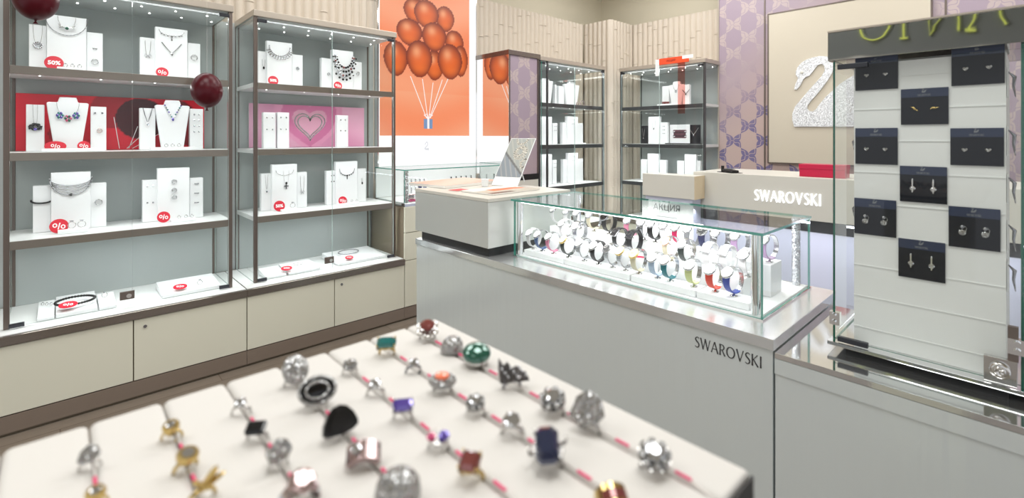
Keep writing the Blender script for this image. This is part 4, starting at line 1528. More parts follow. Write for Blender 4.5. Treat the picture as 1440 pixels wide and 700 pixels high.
mb = MB()
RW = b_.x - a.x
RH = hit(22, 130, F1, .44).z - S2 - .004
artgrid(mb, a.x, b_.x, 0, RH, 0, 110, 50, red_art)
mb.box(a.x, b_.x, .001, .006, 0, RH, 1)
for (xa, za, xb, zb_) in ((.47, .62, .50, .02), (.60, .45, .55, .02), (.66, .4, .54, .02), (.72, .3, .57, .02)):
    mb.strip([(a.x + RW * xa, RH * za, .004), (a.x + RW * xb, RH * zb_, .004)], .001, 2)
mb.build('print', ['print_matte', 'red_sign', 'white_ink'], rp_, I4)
w3 = 'left half of second shelf, ' + Q1
l, c, r = trio(F1, 2, (36, 63, 147), (65, 125, 144, 138), (127, 150, 150), w3, bust_c=True)
necklace(F1, l[0], l[1], ly + .02, .02, .13, 'flower', 'long chain with big black flower pendant, ' + w3, r=.0009)
necklace(F1, c[0], c[1] - .0, ly, .10, .085, 'trio', 'necklace with three multicoloured gem clusters, ' + w3, r=.0012)
studs(F1, r[0], r[1] - .04, ly + .02, 1, 'top of the right pad, ' + w3, 'dark_silver', dx=.035)
brooch(F1, r[0] + .005, r[1] - .15, ly + .02, 'gold ring brooch on the right pad, ' + w3, .012, 'rose_gold')
riser(F1, 58, 146, 208, 2, .12, 'long pinkish-white riser, ' + w3, .06, .018)
for i, (px, tx) in enumerate(((78, '%'), (118, '%'))):
    p = hit(px, 203, F1, .19)
    sign(F1, p.x, S2 + .002, .195, .030, tx, ('wide', 'narrow')[i] + ' red percent disc behind the riser, ' + w3, oval=(1.6, 1.0)[i])
w4 = 'right half of second shelf, ' + Q1
l, c, r = trio(F1, 2, (196, 219, 152), (218, 267, 148, 142), (266.5, 286, 153), w4, bust_c=True)
necklace(F1, l[0], l[1], ly + .02, .05, .10, 'vee', 'silver link necklace on the left pad, ' + w4, r=.0025, m='dark_silver')
t = necklace(F1, c[0], c[1] - .0, ly, .09, .09, 'vee', 'necklace of coloured drops, ' + w4, gm='violet_gem', r=.002)
mb = MB()
for k in range(13):
    u = -1 + 2 * k / 12
    mb.gem((0, 0, 0), .0055, k % 3, T((.045 * u, -.006, -.09 * (1 - abs(u)) - .002)) @ Rx(R(90)), 6)
mb.build('drops', ['violet_gem', 'crystal', 'teal_gem'], t, I4)
studs(F1, r[0], r[1] - .04, ly + .02, 4, 'on the right pad, ' + w4, dz=.04, dx=.028)
riser(F1, 212, 285, 206, 2, .12, 'long pinkish-white riser, ' + w4, .06, .018)
for i, px in enumerate((234, 243, 252)):
    p = hit(px, 203, F1, .14)
    standring(F1, p.x, S2 + .0195, .145, ('left', 'middle', 'right')[i] + ' clear ring on the riser, ' + w4)

# third shelf
w5 = 'left half of third shelf, ' + Q1
l, c, r = trio(F1, 3, (45.5, 72, 261), (71, 128, 242), (127, 150, 257), w5)
necklace(F1, c[0], c[1] - .035, ly, .19, .10, 'multi', 'many-stranded silver and black necklace, ' + w5, 'dark_silver', r=.0022)
necklace(F1, l[0], l[1] - .085, ly + .02, .09, .018, 'beads', 'dark beaded bracelet on the left pad, ' + w5, 'black_gem', 'black_gem', r=.0025, name='bracelet', cat_='bracelet')
brooch(F1, r[0], r[1] - .12, ly + .02, 'round crystal ring on the right pad, ' + w5, .017)
riser(F1, 81, 124, 320, 3, .10, 'low white riser with two bracelets, ' + w5, .06, .022)
for i, px in enumerate((101, 115)):
    p = hit(px, 315, F1, .13)
    standring(F1, p.x, S3 + .0235, .135, ('left', 'right')[i] + ' tall crystal ring on the riser, ' + w5, s_=2.0)
p = hit(83, 318, F1, .15)
sign(F1, p.x, S3 + .003, .14, .042, '%', 'red percent disc, ' + w5, lean=-18)
w6 = 'right half of third shelf, ' + Q1
l, c, r = trio(F1, 3, (200, 222, 253), (221, 267, 236), (266.5, 286, 250), w6)
for i, py in enumerate((255, 267, 277)):
    p = hit(245, py, F1, ly)
    brooch(F1, p.x, p.z, ly, ('upper', 'middle', 'lower')[i] + ' thin ring in the column of three, ' + w6, .013)
studs(F1, l[0], l[1] - .04, ly + .02, 2, 'on the left pad, ' + w6, dz=.11, dx=.03)
ringbar(F1, r[0], r[1] - .04, ly + .02, 'on the right pad, ' + w6, 3, .066)
riser(F1, 241, 276, 305, 3, .12, 'low white riser, ' + w6, .06, .018)
p = hit(230, 303, F1, .17)
sign(F1, p.x, S3 + .003, .16, .036, '%', 'red percent disc, ' + w6)
for i, px in enumerate((252, 262, 270)):
    p = hit(px, 303, F1, .14)
    standring(F1, p.x, S3 + .0195, .145, ('left', 'middle', 'right')[i] + ' small ring on the riser, ' + w6)


def slab(F, c4, z0, th, desc, tilt=0):
    P = [at_z(px, py, z0 + th) for px, py in c4]
    Fi = F.inverted()
    P = [Fi @ p for p in P]
    x0 = (P[0].x + P[3].x) / 2; x1 = (P[1].x + P[2].x) / 2
    y0 = (P[0].y + P[1].y) / 2; y1 = (P[2].y + P[3].y) / 2
    y0 = max(y0, .03); y1 = min(y1, CD - .04); x0 = max(x0, .03)
    o = MB().prism([(y0 - y0, 0), (y1 - y0, 0), (y1 - y0, th + .014), (0, th * .7)], 0, x1 - x0, 0).build(
        'display_riser', 'white_plastic', None, F @ T((x0, y0, z0)) @ Matrix(((0, 1, 0, 0), (1, 0, 0, 0), (0, 0, 1, 0), (0, 0, 0, 1))), .002)
    tag(o, desc, 'display riser', 'low sloping risers on the bottom level')
    return (x0, x1, y0, y1, z0 + th)


Z0 = .529
w7 = 'bottom level, ' + Q1
slab(F1, [(52, 449), (78, 445), (76, 424), (54, 428)], Z0, .022, 'small white sloping riser, leftmost, ' + w7)
slab(F1, [(79, 446), (139, 437), (133, 412), (78, 420)], Z0, .03, 'wide white sloping riser under the black bracelet, ' + w7)
slab(F1, [(140, 437), (165, 431), (160, 413), (137, 416)], Z0, .022, 'small white sloping riser right of the black bracelet, ' + w7)
slab(F1, [(216, 421), (312, 403), (303, 388), (232, 395)], Z0, .03, 'long white sloping riser, right side of ' + w7)


def flat_bracelet(F, px, py, z, rx, ry, m, label, r=.005):
    p = F.inverted() @ at_z(px, py, z)
    mb = MB()
    pts = [(rx * math.cos(a_), ry * math.sin(a_), 0) for a_ in [2 * math.pi * k / 40 for k in range(40)]]
    mb.tube(pts, r * .6, 0, 6, None, True)
    for q_ in pts: mb.sph(q_, r, 0, 6)
    tag(mb.build('bracelet', m, None, F @ T((p.x, p.y, z)) @ Rx(R(6))), label, 'bracelet', 'bracelets on the bottom level')


flat_bracelet(F1, 106, 422, Z0 + .055, .088, .062, 'black_gem', 'black beaded bracelet lying on its riser, ' + w7, .0075)
p = F1.inverted() @ at_z(96, 438, Z0 + .03)
sign(F1, p.x, Z0 + .044, max(p.y - .05, .04), .032, '%', 'red percent oval lying left, ' + w7, flat=True, oval=1.3)
p = F1.inverted() @ at_z(253, 406, Z0 + .03)
sign(F1, p.x, Z0 + .036, max(p.y - .05, .04), .03, '%', 'red percent oval lying right, ' + w7, flat=True, oval=1.3)
for px, py, lab in ((147, 418, 'upright silver ring right of the black bracelet, '), (281, 400, 'tall crystal ring standing at the right, ')):
    p = F1.inverted() @ at_z(px, py, Z0 + .045)
    standring(F1, p.x, Z0 + .043, p.y, lab + w7, s_=1.5)
for i, px in enumerate((60, 66, 72)):
    p = F1.inverted() @ at_z(px, 430, Z0 + .03)
    standring(F1, p.x, Z0 + .034, p.y, ('left', 'middle', 'right')[i] + ' tiny ring on the leftmost riser, ' + w7, s_=.7)

# ---- showcase beside the lightbox
w1 = 'left half of top shelf, ' + Q2
l, c, r = trio(F2, 1, (361, 376, 72), (375, 411, 59), (410.5, 426, 77), w1)
necklace(F2, c[0], c[1] - .04, ly, .15, .075, 'collar', 'wide sparkling crystal collar, ' + w1, gm='crystal', r=.002)
necklace(F2, l[0] + .01, l[1] - .06, ly + .02, .02, .06, 'drop', 'small dark pendant on the left pad, ' + w1, gm='black_gem')
brooch(F2, r[0], r[1] - .11, ly + .02, 'small dark ring on the right pad, ' + w1, .010, 'dark_silver')
p = hit(384, 116, F2, .16)
sign(F2, p.x, S1 + .003, .15, .036, '50%', 'red 50% disc, ' + w1)
w2 = 'right half of top shelf, ' + Q2
l, c, r = trio(F2, 1, (452, 468, 82), (467, 497, 71), (496.5, 509, 87), w2)
necklace(F2, c[0] + .01, c[1] - .05, ly, .16, .17, 'bib', 'large black and pink gem bib necklace, ' + w2, 'dark_silver', r=.004)
brooch(F2, l[0] + .01, l[1] - .13, ly + .02, 'small silver ring on the left pad, ' + w2, .010)
brooch(F2, r[0], r[1] - .10, ly + .02, 'pale crystal brooch on the right pad, ' + w2, .013)
p = hit(475, 122, F2, .16)
sign(F2, p.x, S1 + .003, .15, .034, '%', 'red percent disc, ' + w2)
w3 = 'second shelf, ' + Q2
pp = thing('heart_poster', 'pink poster with a glittering double heart behind the second shelf beside the lightbox', 'poster', F2 @ T((0, .44, S2 + .002)))
a, b_ = hit(350, 145, F2, .44), hit(512, 145, F2, .44)
PH = (hit(430, 148, F2, .44).z - S2 - .004)


def heart_d(x, y):
    # implicit heart, 0 inside
    y = y * 1.1 + .08
    return (x * x + y * y - .3) ** 3 - 1.1 * x * x * y * y * y


hx_, hz_ = (hit(436, 176, F2, .44)).x, hit(436, 176, F2, .44).z - S2


def pink_art(u, v):
    x = (a.x + (b_.x - a.x) * u - hx_); z = PH * v - hz_
    c = mixc(srgb(222, 150, 186), srgb(236, 180, 206), .5 + .5 * math.sin(u * 6 + v * 3))
    for s_, col_ in ((.42, srgb(232, 160, 194)), (.34, srgb(214, 124, 168))):
        if heart_d(x / s_, z / s_) < 0: c = col_
    for s_ in (.21, .17):
        g_ = heart_d(x / s_, z / s_)
        if g_ < 0: c = srgb(228, 170, 194)
    return c


mb = MB()
artgrid(mb, a.x, b_.x, 0, PH, 0, 90, 50, pink_art)
mb.box(a.x, b_.x, .001, .006, 0, PH, 1)
for s_ in (.125, .10):
    pts = []
    for k in range(41):
        q_ = 2 * math.pi * k / 40
        pts.append((hx_ + s_ / 16 * 16 * math.sin(q_) ** 3, hz_ + s_ / 16 * (13 * math.cos(q_) - 5 * math.cos(2 * q_) - 2 * math.cos(3 * q_) - math.cos(4 * q_)), .008))
    mb.strip(pts, .004, 2)
mb.build('print', ['print_matte', 'white_ink', 'pave'], pp, I4)
for i, (pl, pr, pt) in enumerate(((370, 388, 158), (390, 407, 158), (474, 490, 162))):
    x, zt, wd, zb = pad(F2, pl, pr, pt, 2, .22, ('leftmost', 'middle', 'right-hand')[i] + ' white slab before the pink heart poster')
    studs(F2, x + .0, zt - .04, .22, 2, 'on the %s slab before the heart poster' % ('leftmost', 'middle', 'right-hand')[i], dz=.09, dx=.04)
w5 = 'left half of third shelf, ' + Q2
l, c, r = trio(F2, 3, (367, 382.5, 244), (382, 418, 231), (417.5, 432, 242), w5)
necklace(F2, c[0], c[1] - .045, ly, .13, .04, 'plain', 'thin silver necklace around the pad, ' + w5)
necklace(F2, c[0] + .01, c[1] - .05, ly, .04, .11, 'cross', 'necklace with black cross pendant, ' + w5, r=.0008)
necklace(F2, l[0], l[1] - .01, ly + .02, .02, .12, 'long', 'long fine chain on the left pad, ' + w5, r=.0012)
necklace(F2, r[0], r[1] - .03, ly + .02, .03, .13, 'butterfly', 'butterfly pendant on the right pad, ' + w5)
p = hit(392, 288, F2, .17)
sign(F2, p.x, S3 + .003, .15, .040, '50%', 'red 50% disc, ' + w5)
riser(F2, 396, 420, 292, 3, .12, 'low white riser, ' + w5, .06, .016)
p = hit(412, 287, F2, .14)
standring(F2, p.x, S3 + .0175, .145, 'large crystal ring on the riser, ' + w5, s_=2)
w6 = 'right half of third shelf, ' + Q2
l, c, r = trio(F2, 3, (459, 473, 240), (472, 503, 227), (502.5, 515, 237), w6)
necklace(F2, c[0], c[1] - .06, ly, .13, .055, 'drops', 'dark stone necklace, ' + w6, 'dark_silver', 'black_gem', r=.002)
studs(F2, l[0] + .01, l[1] - .04, ly + .02, 2, 'on the left pad, ' + w6, 'dark_silver', dz=.05)
necklace(F2, r[0], r[1] - .08, ly + .02, .01, .04, 'drop', 'small dark drop on the right pad, ' + w6, gm='black_gem')
p = hit(481, 280, F2, .17)
sign(F2, p.x, S3 + .003, .15, .036, '%', 'red percent disc, ' + w6)
riser(F2, 478, 506, 285, 3, .12, 'low white riser with rings, ' + w6, .06, .018)
for i, px in enumerate((488, 495, 502)):
    p = hit(px, 280, F2, .14)
    standring(F2, p.x, S3 + .0195, .145, ('left', 'middle', 'right')[i] + ' ring on the riser, ' + w6)
w7 = 'bottom level, ' + Q2
slab(F2, [(369, 393), (403, 389), (398, 375), (371, 378)], Z0, .022, 'front left white sloping riser, ' + w7)
slab(F2, [(404, 388), (450, 380), (444, 366), (399, 372)], Z0, .022, 'middle white sloping riser, ' + w7)
slab(F2, [(458, 374), (536, 359), (527, 347), (470, 354)], Z0, .028, 'right white sloping riser under the silver bracelet, ' + w7)
flat_bracelet(F2, 490, 354, Z0 + .052, .085, .055, 'dark_silver', 'silver and black bracelet lying on its riser, ' + w7)
p = F2.inverted() @ at_z(407, 382, Z0 + .03)
sign(F2, p.x, Z0 + .034, max(p.y - .05, .04), .03, '%', 'red percent oval lying left, ' + w7, flat=True, oval=1.3)
p = F2.inverted() @ at_z(493, 365, Z0 + .03)
sign(F2, p.x, Z0 + .034, max(p.y - .05, .04), .026, '%', 'red percent oval lying right, ' + w7, flat=True, oval=1.3)
p = F2.inverted() @ at_z(420, 372, Z0 + .03)
flat_bracelet(F2, 418, 371, Z0 + .045, .035, .025, 'silver', 'small silver bangle on the middle riser, ' + w7, .003)

# ---- showcase beside the pillar
lyy = .20
bust(F3, 758, 778, 113, 111, 1, lyy, 'white bust at the left end of top shelf, ' + Q3)
pad(F3, 780.5, 783, 119, 1, lyy + .04, 'narrow pad beside the left bust on top shelf, ' + Q3)
pad(F3, 786, 793.5, 121, 1, lyy + .02, 'white pad left of the middle bust on top shelf, ' + Q3)
bust(F3, 794, 815, 119, 116, 1, lyy, 'white bust in the middle of top shelf, ' + Q3)
p = hit(819, 146, F3, .15)
for k, (px, rr) in enumerate(((812, .022), (819, .034))):
    p = hit(px, 143, F3, .15)
    o = MB().tube([(rr * math.cos(a_), 0, rr + rr * math.sin(a_)) for a_ in [2 * math.pi * q_ / 24 for q_ in range(24)]], .005, 0, 6, None, True).build('bracelet', 'opal_gem', None, F3 @ T((p.x, .15, S1 + .006)))
    tag(o, ('small', 'large')[k] + ' white bangle standing on top shelf, ' + Q3, 'bracelet', 'jewellery in the showcases')
for sh, rows in ((2, [(759, 776.5, 164, 'wide', 'left'), (777.3, 784, 173, 'low', 'left'), (791, 797.5, 172, 'low', 'right'), (798, 813, 164, 'tall', 'right'), (812.5, 820, 173, 'lower', 'right')]),
                 (3, [(759, 776.5, 217, 'wide', 'left'), (777.3, 783, 225, 'low', 'left'), (792, 798.5, 224, 'low', 'right'), (799, 813, 215, 'tall', 'right'), (812.5, 820, 223, 'lower', 'right')])):
    for j, (pl, pr, pt, q_, sd) in enumerate(rows):
        x, zt, wd, zb = pad(F3, pl, pr, pt, sh, lyy + (.0 if q_ in ('wide', 'tall') else .02), '%s white pad of the %s group, %s, %s' % (q_, sd, LV[sh], Q3))
        if j in (1, 3):
            studs(F3, x, zt - .04, lyy + (.0 if j == 3 else .02), 2, 'on the %s pad, %s, %s' % (q_, LV[sh], Q3), dz=.05, dx=.03)
    riser(F3, 803, 824, 190, sh, .10, 'thin white riser, %s, %s' % (LV[sh], Q3), .05, .014)

# ---- back wall showcase
Q4 = 'back wall showcase'
lb4 = .22
pad(F4, 931, 941, 121, 1, lb4 + .02, 'white pad left of the bust on top shelf, ' + Q4)
x, zt, wd, zb = bust(F4, 940, 962, 119, 115, 1, lb4, 'white necklace bust on top shelf, ' + Q4)
necklace(F4, x, zt, lb4, .07, .07, 'ringlet', 'round pendant necklace on the bust, ' + Q4, 'dark_silver', 'dark_silver')
x, zt, wd, zb = pad(F4, 960, 969.5, 119, 1, lb4 - .03, 'white pad right of the bust on top shelf, ' + Q4)
necklace(F4, x, zt - .06, lb4 - .03, .09, .05, 'vee', 'dark V necklace on the right pad, ' + Q4, 'black_gem', 'black_gem', r=.003)
p = hit(936, 146, F4, .16)
mb = MB()
for k in range(3):
    mb.tube([(.045 * math.cos(a_), .02 * math.sin(a_), .03 + .018 * k) for a_ in [2 * math.pi * q_ / 20 for q_ in range(20)]], .009, 0, 6, None, True)
tag(mb.build('bracelet', 'topaz_gem', None, F4 @ T((p.x, .16, S1 - .018))), 'dark plum wrap bracelet on top shelf of the back wall showcase', 'bracelet', 'jewellery in the showcases')
riser(F4, 924, 955, 150, 1, .06, 'thin white riser before the bust, ' + Q4, .05, .02)
# black cards on the second shelf
bp = hit(903, 167, F4, .34), hit(988, 167, F4, .34)
for i, (pl, pr) in enumerate(((901, 912), (966.5, 985))):
    a, b_ = hit(pl, 168, F4, .30), hit(pr, 168, F4, .30)
    o = MB().box(0, b_.x - a.x, 0, .01, 0, .235).build('display_card', 'black_card', None, F4 @ T((a.x, .30, S2 + .001)), .001)
    tag(o, ('narrow black display card with hanging chains', 'black display card with a silver V necklace')[i] + ' on second shelf, ' + Q4, 'display card', 'black display cards')
    if i: necklace(F4, (a.x + b_.x) / 2, S2 + .20, .30, .12, .085, 'vee', 'silver V necklace on the black card, ' + Q4, r=.003)
    else:
        necklace(F4, a.x + .045, S2 + .20, .30, .035, .12, 'long', 'dark chain on the narrow black card, ' + Q4, r=.002)
x, zt, wd, zb = pad(F4, 911.5, 928, 164, 2, lb4, 'tall white pad with black pendant on second shelf, ' + Q4)
necklace(F4, x, zt - .03, lb4, .05, .12, 'drop', 'black drop pendant on the tall pad, ' + Q4, gm='black_gem', r=.001)
x, zt, wd, zb = pad(F4, 928.5, 939, 172, 2, lb4 + .02, 'lower white pad with earrings on second shelf, ' + Q4)
studs(F4, x, zt - .05, lb4 + .02, 3, 'on the lower pad, second shelf, ' + Q4, 'dark_silver', dz=.045)
a, b_ = hit(942, 163, F4, .28), hit(970, 163, F4, .28)
ph = thing('bracelet_poster', 'small white picture of stacked dark bracelets on second shelf of the back wall showcase', 'poster', F4 @ T((a.x, .28, S2 + .001)))
w_ = b_.x - a.x
MB().box(0, w_, 0, .008, 0, .24).build('board', 'white_plastic', ph, I4, .001)


def br_art(u, v):
    c = srgb(228, 228, 230)
    for k in range(5):
        if ((u - .5) / .36) ** 2 + ((v - .34 - .09 * k) / .065) ** 2 < 1: c = srgb(60, 40, 48) if k % 2 else srgb(96, 62, 70)
    return c


mb = MB()
artgrid(mb, .006, w_ - .006, .006, .234, -.0006, 26, 26, br_art)
mb.build('print', 'print_matte', ph, I4)
for sh, rows in ((3, [(901, 910, 224, 'left low'), (910.4, 926, 216, 'left tall'), (926.6, 937, 225, 'left group end'), (952, 962, 226, 'right low'), (962.4, 979, 217, 'right tall'), (979.6, 985, 226, 'right group end')]),):
    for pl, pr, pt, q_ in rows:
        pad(F4, pl, pr, pt, sh, lb4 + (0 if 'tall' in q_ else .02), '%s white pad on third shelf, %s' % (q_, Q4))
riser(F4, 935, 985, 186, 2, .12, 'long dark riser on second shelf, ' + Q4, .05, .012, 'black_card')

# orange hanging sign in the back wall showcase glass
a, b_ = hit(923, 88, F4, -.03), hit(968, 84, F4, -.03)
og = thing('promo_strip', 'orange acrylic promotion strip hung over the top of the back wall showcase', 'sign', F4 @ T((a.x, -.012, DZ)))
ww = b_.x - a.x
mat('orange_acrylic', srgb(240, 86, 50), .25, 0, .5)
mat('orange_text', srgb(150, 40, 30), .4)
MB().box(0, ww, -.006, -.002, -.02, .055).build('strip', 'orange_acrylic', og, I4)
MB().box(-.02, .03, -.007, -.001, -.15, .05).build('white_tab', 'white_plastic', og, I4)
MB().box(ww * .8, ww + .05, -.007, -.001, .02, .06).build('white_end', 'white_plastic', og, I4)
vs, fs = letters('АКЦИЯ', .034, .0008)
MB().add(vs, fs, 0, False, T((ww * .45, -.0065, .018))).build('lettering', 'orange_text', og, I4)
p0, p1 = hit(953, 88, F4, -.02), hit(963, 88, F4, -.02)
glass('red_reflection_tint', (.95, .66, .62), 1.3)
MB().box(p0.x - a.x, p1.x - a.x, -.006, -.003, -.62, -.021).build('red_reflection_strip', 'red_reflection_tint', og, I4)  # red reflection in the showcase glass, built as a tinted strip
MB().box(p0.x - a.x - .01, p1.x - a.x + .01, -.007, -.002, -.80, -.621).build('lower_tab', 'acrylic', og, I4)

# ---- low glass counter under the lightbox: hanging bracelets and watches
LCX, LCY, LCZ = 2.14, 3.63, .9901
for i, px in enumerate((578, 584, 590, 596, 634, 641, 648, 655, 662, 673, 681)):
    p = at_v(px, 240, 4.06)
    dark = 634 <= px <= 662
    t = thing('bracelet', 'hanging %s bracelet, number %d of the row from the left, low glass counter' % ('black' if dark else 'silver', i + 1), 'bracelet', T((p.x, 4.06, LCZ)), 'bracelets in the low glass counter')
    mb = MB().box(-.010, .010, 0, .012, 0, .16)
    mb.build('holder', 'acrylic', t, I4)
    mb = MB()
    for k in range(8):
        mb.gem((0, 0, 0), .009, 0, T((0, -.006, .03 + k * .017)) @ Rx(R(90)), 6)
    mb.build('stones', 'black_gem' if dark else 'crystal', t, I4)

# ================================================================== WATCHES
def make_watch(strap, dial, size, square=False, cased='watch_silver'):
    """wrist watch closed into a loop; loop axis along local y(-x view), face tilted up-front. origin: lowest point"""
    t = bpy.data.objects.new('wrist_watch', None)
    C.objects.link(t)
    t.empty_display_size = .03
    a_, b_ = .031 * size, .037 * size           # loop half width (fore-aft) and half height
    n = 26
    pts = []
    for k in range(n + 1):
        q_ = R(70) + R(320) * k / n               # gap hidden beneath the case
        pts.append((a_ * math.cos(q_) * 1.0, 0, b_ + b_ * math.sin(q_)))
    # loop lies in x-z: x fore-aft (front = -x)
    P_ = []
    for k in range(n + 1):
        q_ = R(160) + R(330) * k / n
        P_.append((a_ * math.cos(q_), 0, b_ + b_ * math.sin(q_)))
    wd = [.024 * size - .006 * size * math.sin(math.pi * k / n) for k in range(n + 1)]
    plain = strap in ('black', 'silver_strap', 'white', 'grey')
    cut = n + 1 if plain else 12
    MB().ribbon(P_[:cut], wd[:cut], .003 * size, (0, 1, 0), 0).build('strap', 'strap_' + strap, t, I4)
    if not plain:
        MB().ribbon(P_[cut - 1:], [q_ * .8 for q_ in wd[cut - 1:]], .002 * size, (0, 1, 0), 0).build('clasp_band', 'strap_silver_strap', t, I4)
    q_ = R(145)
    cX = T((a_ * math.cos(q_) * 1.03, 0, b_ + b_ * math.sin(q_) * 1.03)) @ Ry(-R(48))
    r = .0190 * size
    cs = MB()
    if square:
        cs.box(-r * .85, r * .85, -r * .8, r * .8, -.002, .0045)
    else:
        cs.lathe([(r * .9, -.003), (r, 0), (r, .003), (r * .93, .0055), (r * .84, .0056)], 0, 28)
    c = cs.build('case', cased, t, cX, .0008 if square else 0)
    d = MB()
    if square:
        d.box(-r * .7, r * .7, -r * .66, r * .66, .0046, .005)
    else:
        d.lathe([(r * .83, .0052), (r * .83, .006)], 0, 24)
    d.build('dial', dial, c, I4)
    hd = MB().box(-.0006, .0006, 0, r * .6, .0064, .0068).box(0, r * .45, -.0006, .0006, .0064, .0068)
    for k in range(12):
        hd.box(-.0005, .0005, r * .66, r * .78, .0062, .0066, 0, Rz(R(30 * k)))
    hd.build('hands', 'dark_silver' if dial != 'dial_black' else 'silver', c, I4)
    MB().cyl(.0016, 0, .004, 0, 8, T((0, r, .0015)) @ Rx(R(-90))).build('crown', cased, c, I4)
    return t


def dup(root):
    r = root.copy(); C.objects.link(r)
    for ch in list(root.children):
        c = ch.copy(); C.objects.link(c); c.parent = r
        for g in ch.children:
            d = g.copy(); C.objects.link(d); d.parent = c
    return r


proto = {}
GZ = .9175


def watch(px, u, z, strap, dial, label, size=1.0, square=False, cased='watch_silver', turn=0):
    cased = 'watch_silver' if cased == 'silver' else cased
    key = (strap, dial, square, cased, size)
    a = at_u(px, 300, u)
    if key in proto:
        o = dup(proto[key])
    else:
        o = proto[key] = make_watch(strap, dial, size, square, cased)
    o.matrix_world = T((u, a.y, z + .0135)) @ Rz(R(turn))
    tag(o, label, 'wristwatch', 'wristwatches in the island case')
    s_ = thing('watch_stand', 'clear C-shaped stand holding the ' + label.split(',')[0], 'watch stand', T((u, a.y, z)) @ Rz(R(turn)), 'clear watch stands in the island case')
    MB().lathe([(.014, 0), (.014, .003), (.005, .004), (.004, .0125)], 0, 16).build('foot', 'silver', s_, I4)
    MB().ribbon([(.026 * size * math.cos(R(200 + 140 * k / 10)), 0, .0165 + .034 * size + .034 * size * math.sin(R(200 + 140 * k / 10))) for k in range(11)], .012, .002, (0, 1, 0), 0).build('cradle', 'acrylic', s_, I4)


# white risers under the rows
def case_riser(x0, x1, y0, y1, z0, z1, label):
    o = MB().box(0, x1 - x0, 0, y1 - y0, 0, z1 - z0).build('display_riser', 'white_plastic', None, T((x0, y0, z0)), .002)
    tag(o, label, 'display riser', 'white risers in the island case')


ZF = .9175
y1_, y2_ = .643 + .012, 1.90
seg = [at_u(p_, 300, 1.87).y for p_ in (1060, 985, 893, 800, 735)]
nmz = ('rightmost', 'second from right', 'second from left', 'leftmost')
for k in range(4):
    case_riser(1.832, 1.925, max(seg[k] + .003, .692), min(seg[k + 1] - .003, 1.868), ZF, .945, 'low front white riser in the island watch case, %s of four' % nmz[k])
case_riser(1.930, 2.045, at_u(1052, 300, 1.98).y, at_u(935, 300, 1.98).y - .003, ZF, 1.000, 'middle white riser, right half of the island watch case')
case_riser(1.930, 2.045, at_u(933, 300, 1.98).y, at_u(780, 300, 1.98).y, ZF, 1.000, 'middle white riser, left half of the island watch case')
case_riser(2.050, 2.17, .70, 1.28, ZF, 1.045, 'tallest white riser, right half of the island watch case')
case_riser(2.050, 2.17, 1.286, 1.88, ZF, 1.045, 'tallest white riser, left half of the island watch case')

FU, FZ = 1.878, .9455
L_ = 'front row of the watch case'
for px, st, dl, cs, lab in (
        (751, 'white', 'dial_white', 'silver', 'white strap watch at the left end'), (763, 'blue', 'dial_white', 'silver', 'steel-blue strap watch'),
        (779, 'pink', 'dial_white', 'silver', 'soft pink strap watch'), (800, 'darkgreen', 'dial_gold', 'gold', 'dark green strap watch with gold rim'),
        (822, 'silver_strap', 'dial_white', 'silver', 'silver bracelet watch right of the green one'), (842, 'black', 'dial_white', 'silver', 'black strap watch with white dial'),
        (862, 'silver_strap', 'dial_black', 'silver', 'silver bracelet watch with black dial'), (880, 'silver_strap', 'dial_white', 'gold', 'silver bracelet watch with gold rim'),
        (899, 'beige', 'dial_gold', 'gold', 'beige strap gold watch'), (925, 'lightblue', 'dial_white', 'silver', 'pale blue strap watch'),
        (943, 'teal', 'dial_white', 'silver', 'teal strap watch'), (976, 'lime', 'dial_white', 'silver', 'lime yellow strap watch'),
        (1006, 'red', 'dial_white', 'silver', 'orange-red strap watch'), (1032, 'cobalt', 'dial_white', 'silver', 'cobalt blue strap watch at the right end')):
    watch(px, FU, FZ, st, dl, lab + ', ' + L_, 1.32, False, cs, random.uniform(-20, -6))
L_ = 'middle row of the watch case'
for px, st, dl, cs, lab, sq in (
        (797, 'white', 'dial_white', 'silver', 'white watch at the left', False), (816, 'silver_strap', 'dial_white', 'silver', 'slim silver watch second in line', False),
        (873, 'black', 'dial_black', 'dark_silver', 'square black watch', True), (893, 'black', 'dial_black', 'black_plastic', 'all-black square watch beside the red tag', True),
        (945, 'beige', 'dial_gold', 'rose_gold', 'beige watch with rose-gold rim', False), (967, 'darkgreen', 'dial_white', 'silver', 'dark-strapped watch behind the teal one', False),
        (1000, 'white', 'dial_white', 'silver', 'white watch between the lime and red ones', True), (1025, 'white', 'dial_white', 'silver', 'white square watch toward the right', True),
        (1052, 'white', 'dial_white', 'silver', 'white watch at the right end', False)):
    watch(px, 1.985, 1.0005, st, dl, lab + ', ' + L_, 1.32, sq, cs, random.uniform(-22, -4))
L_ = 'back row of the watch case'
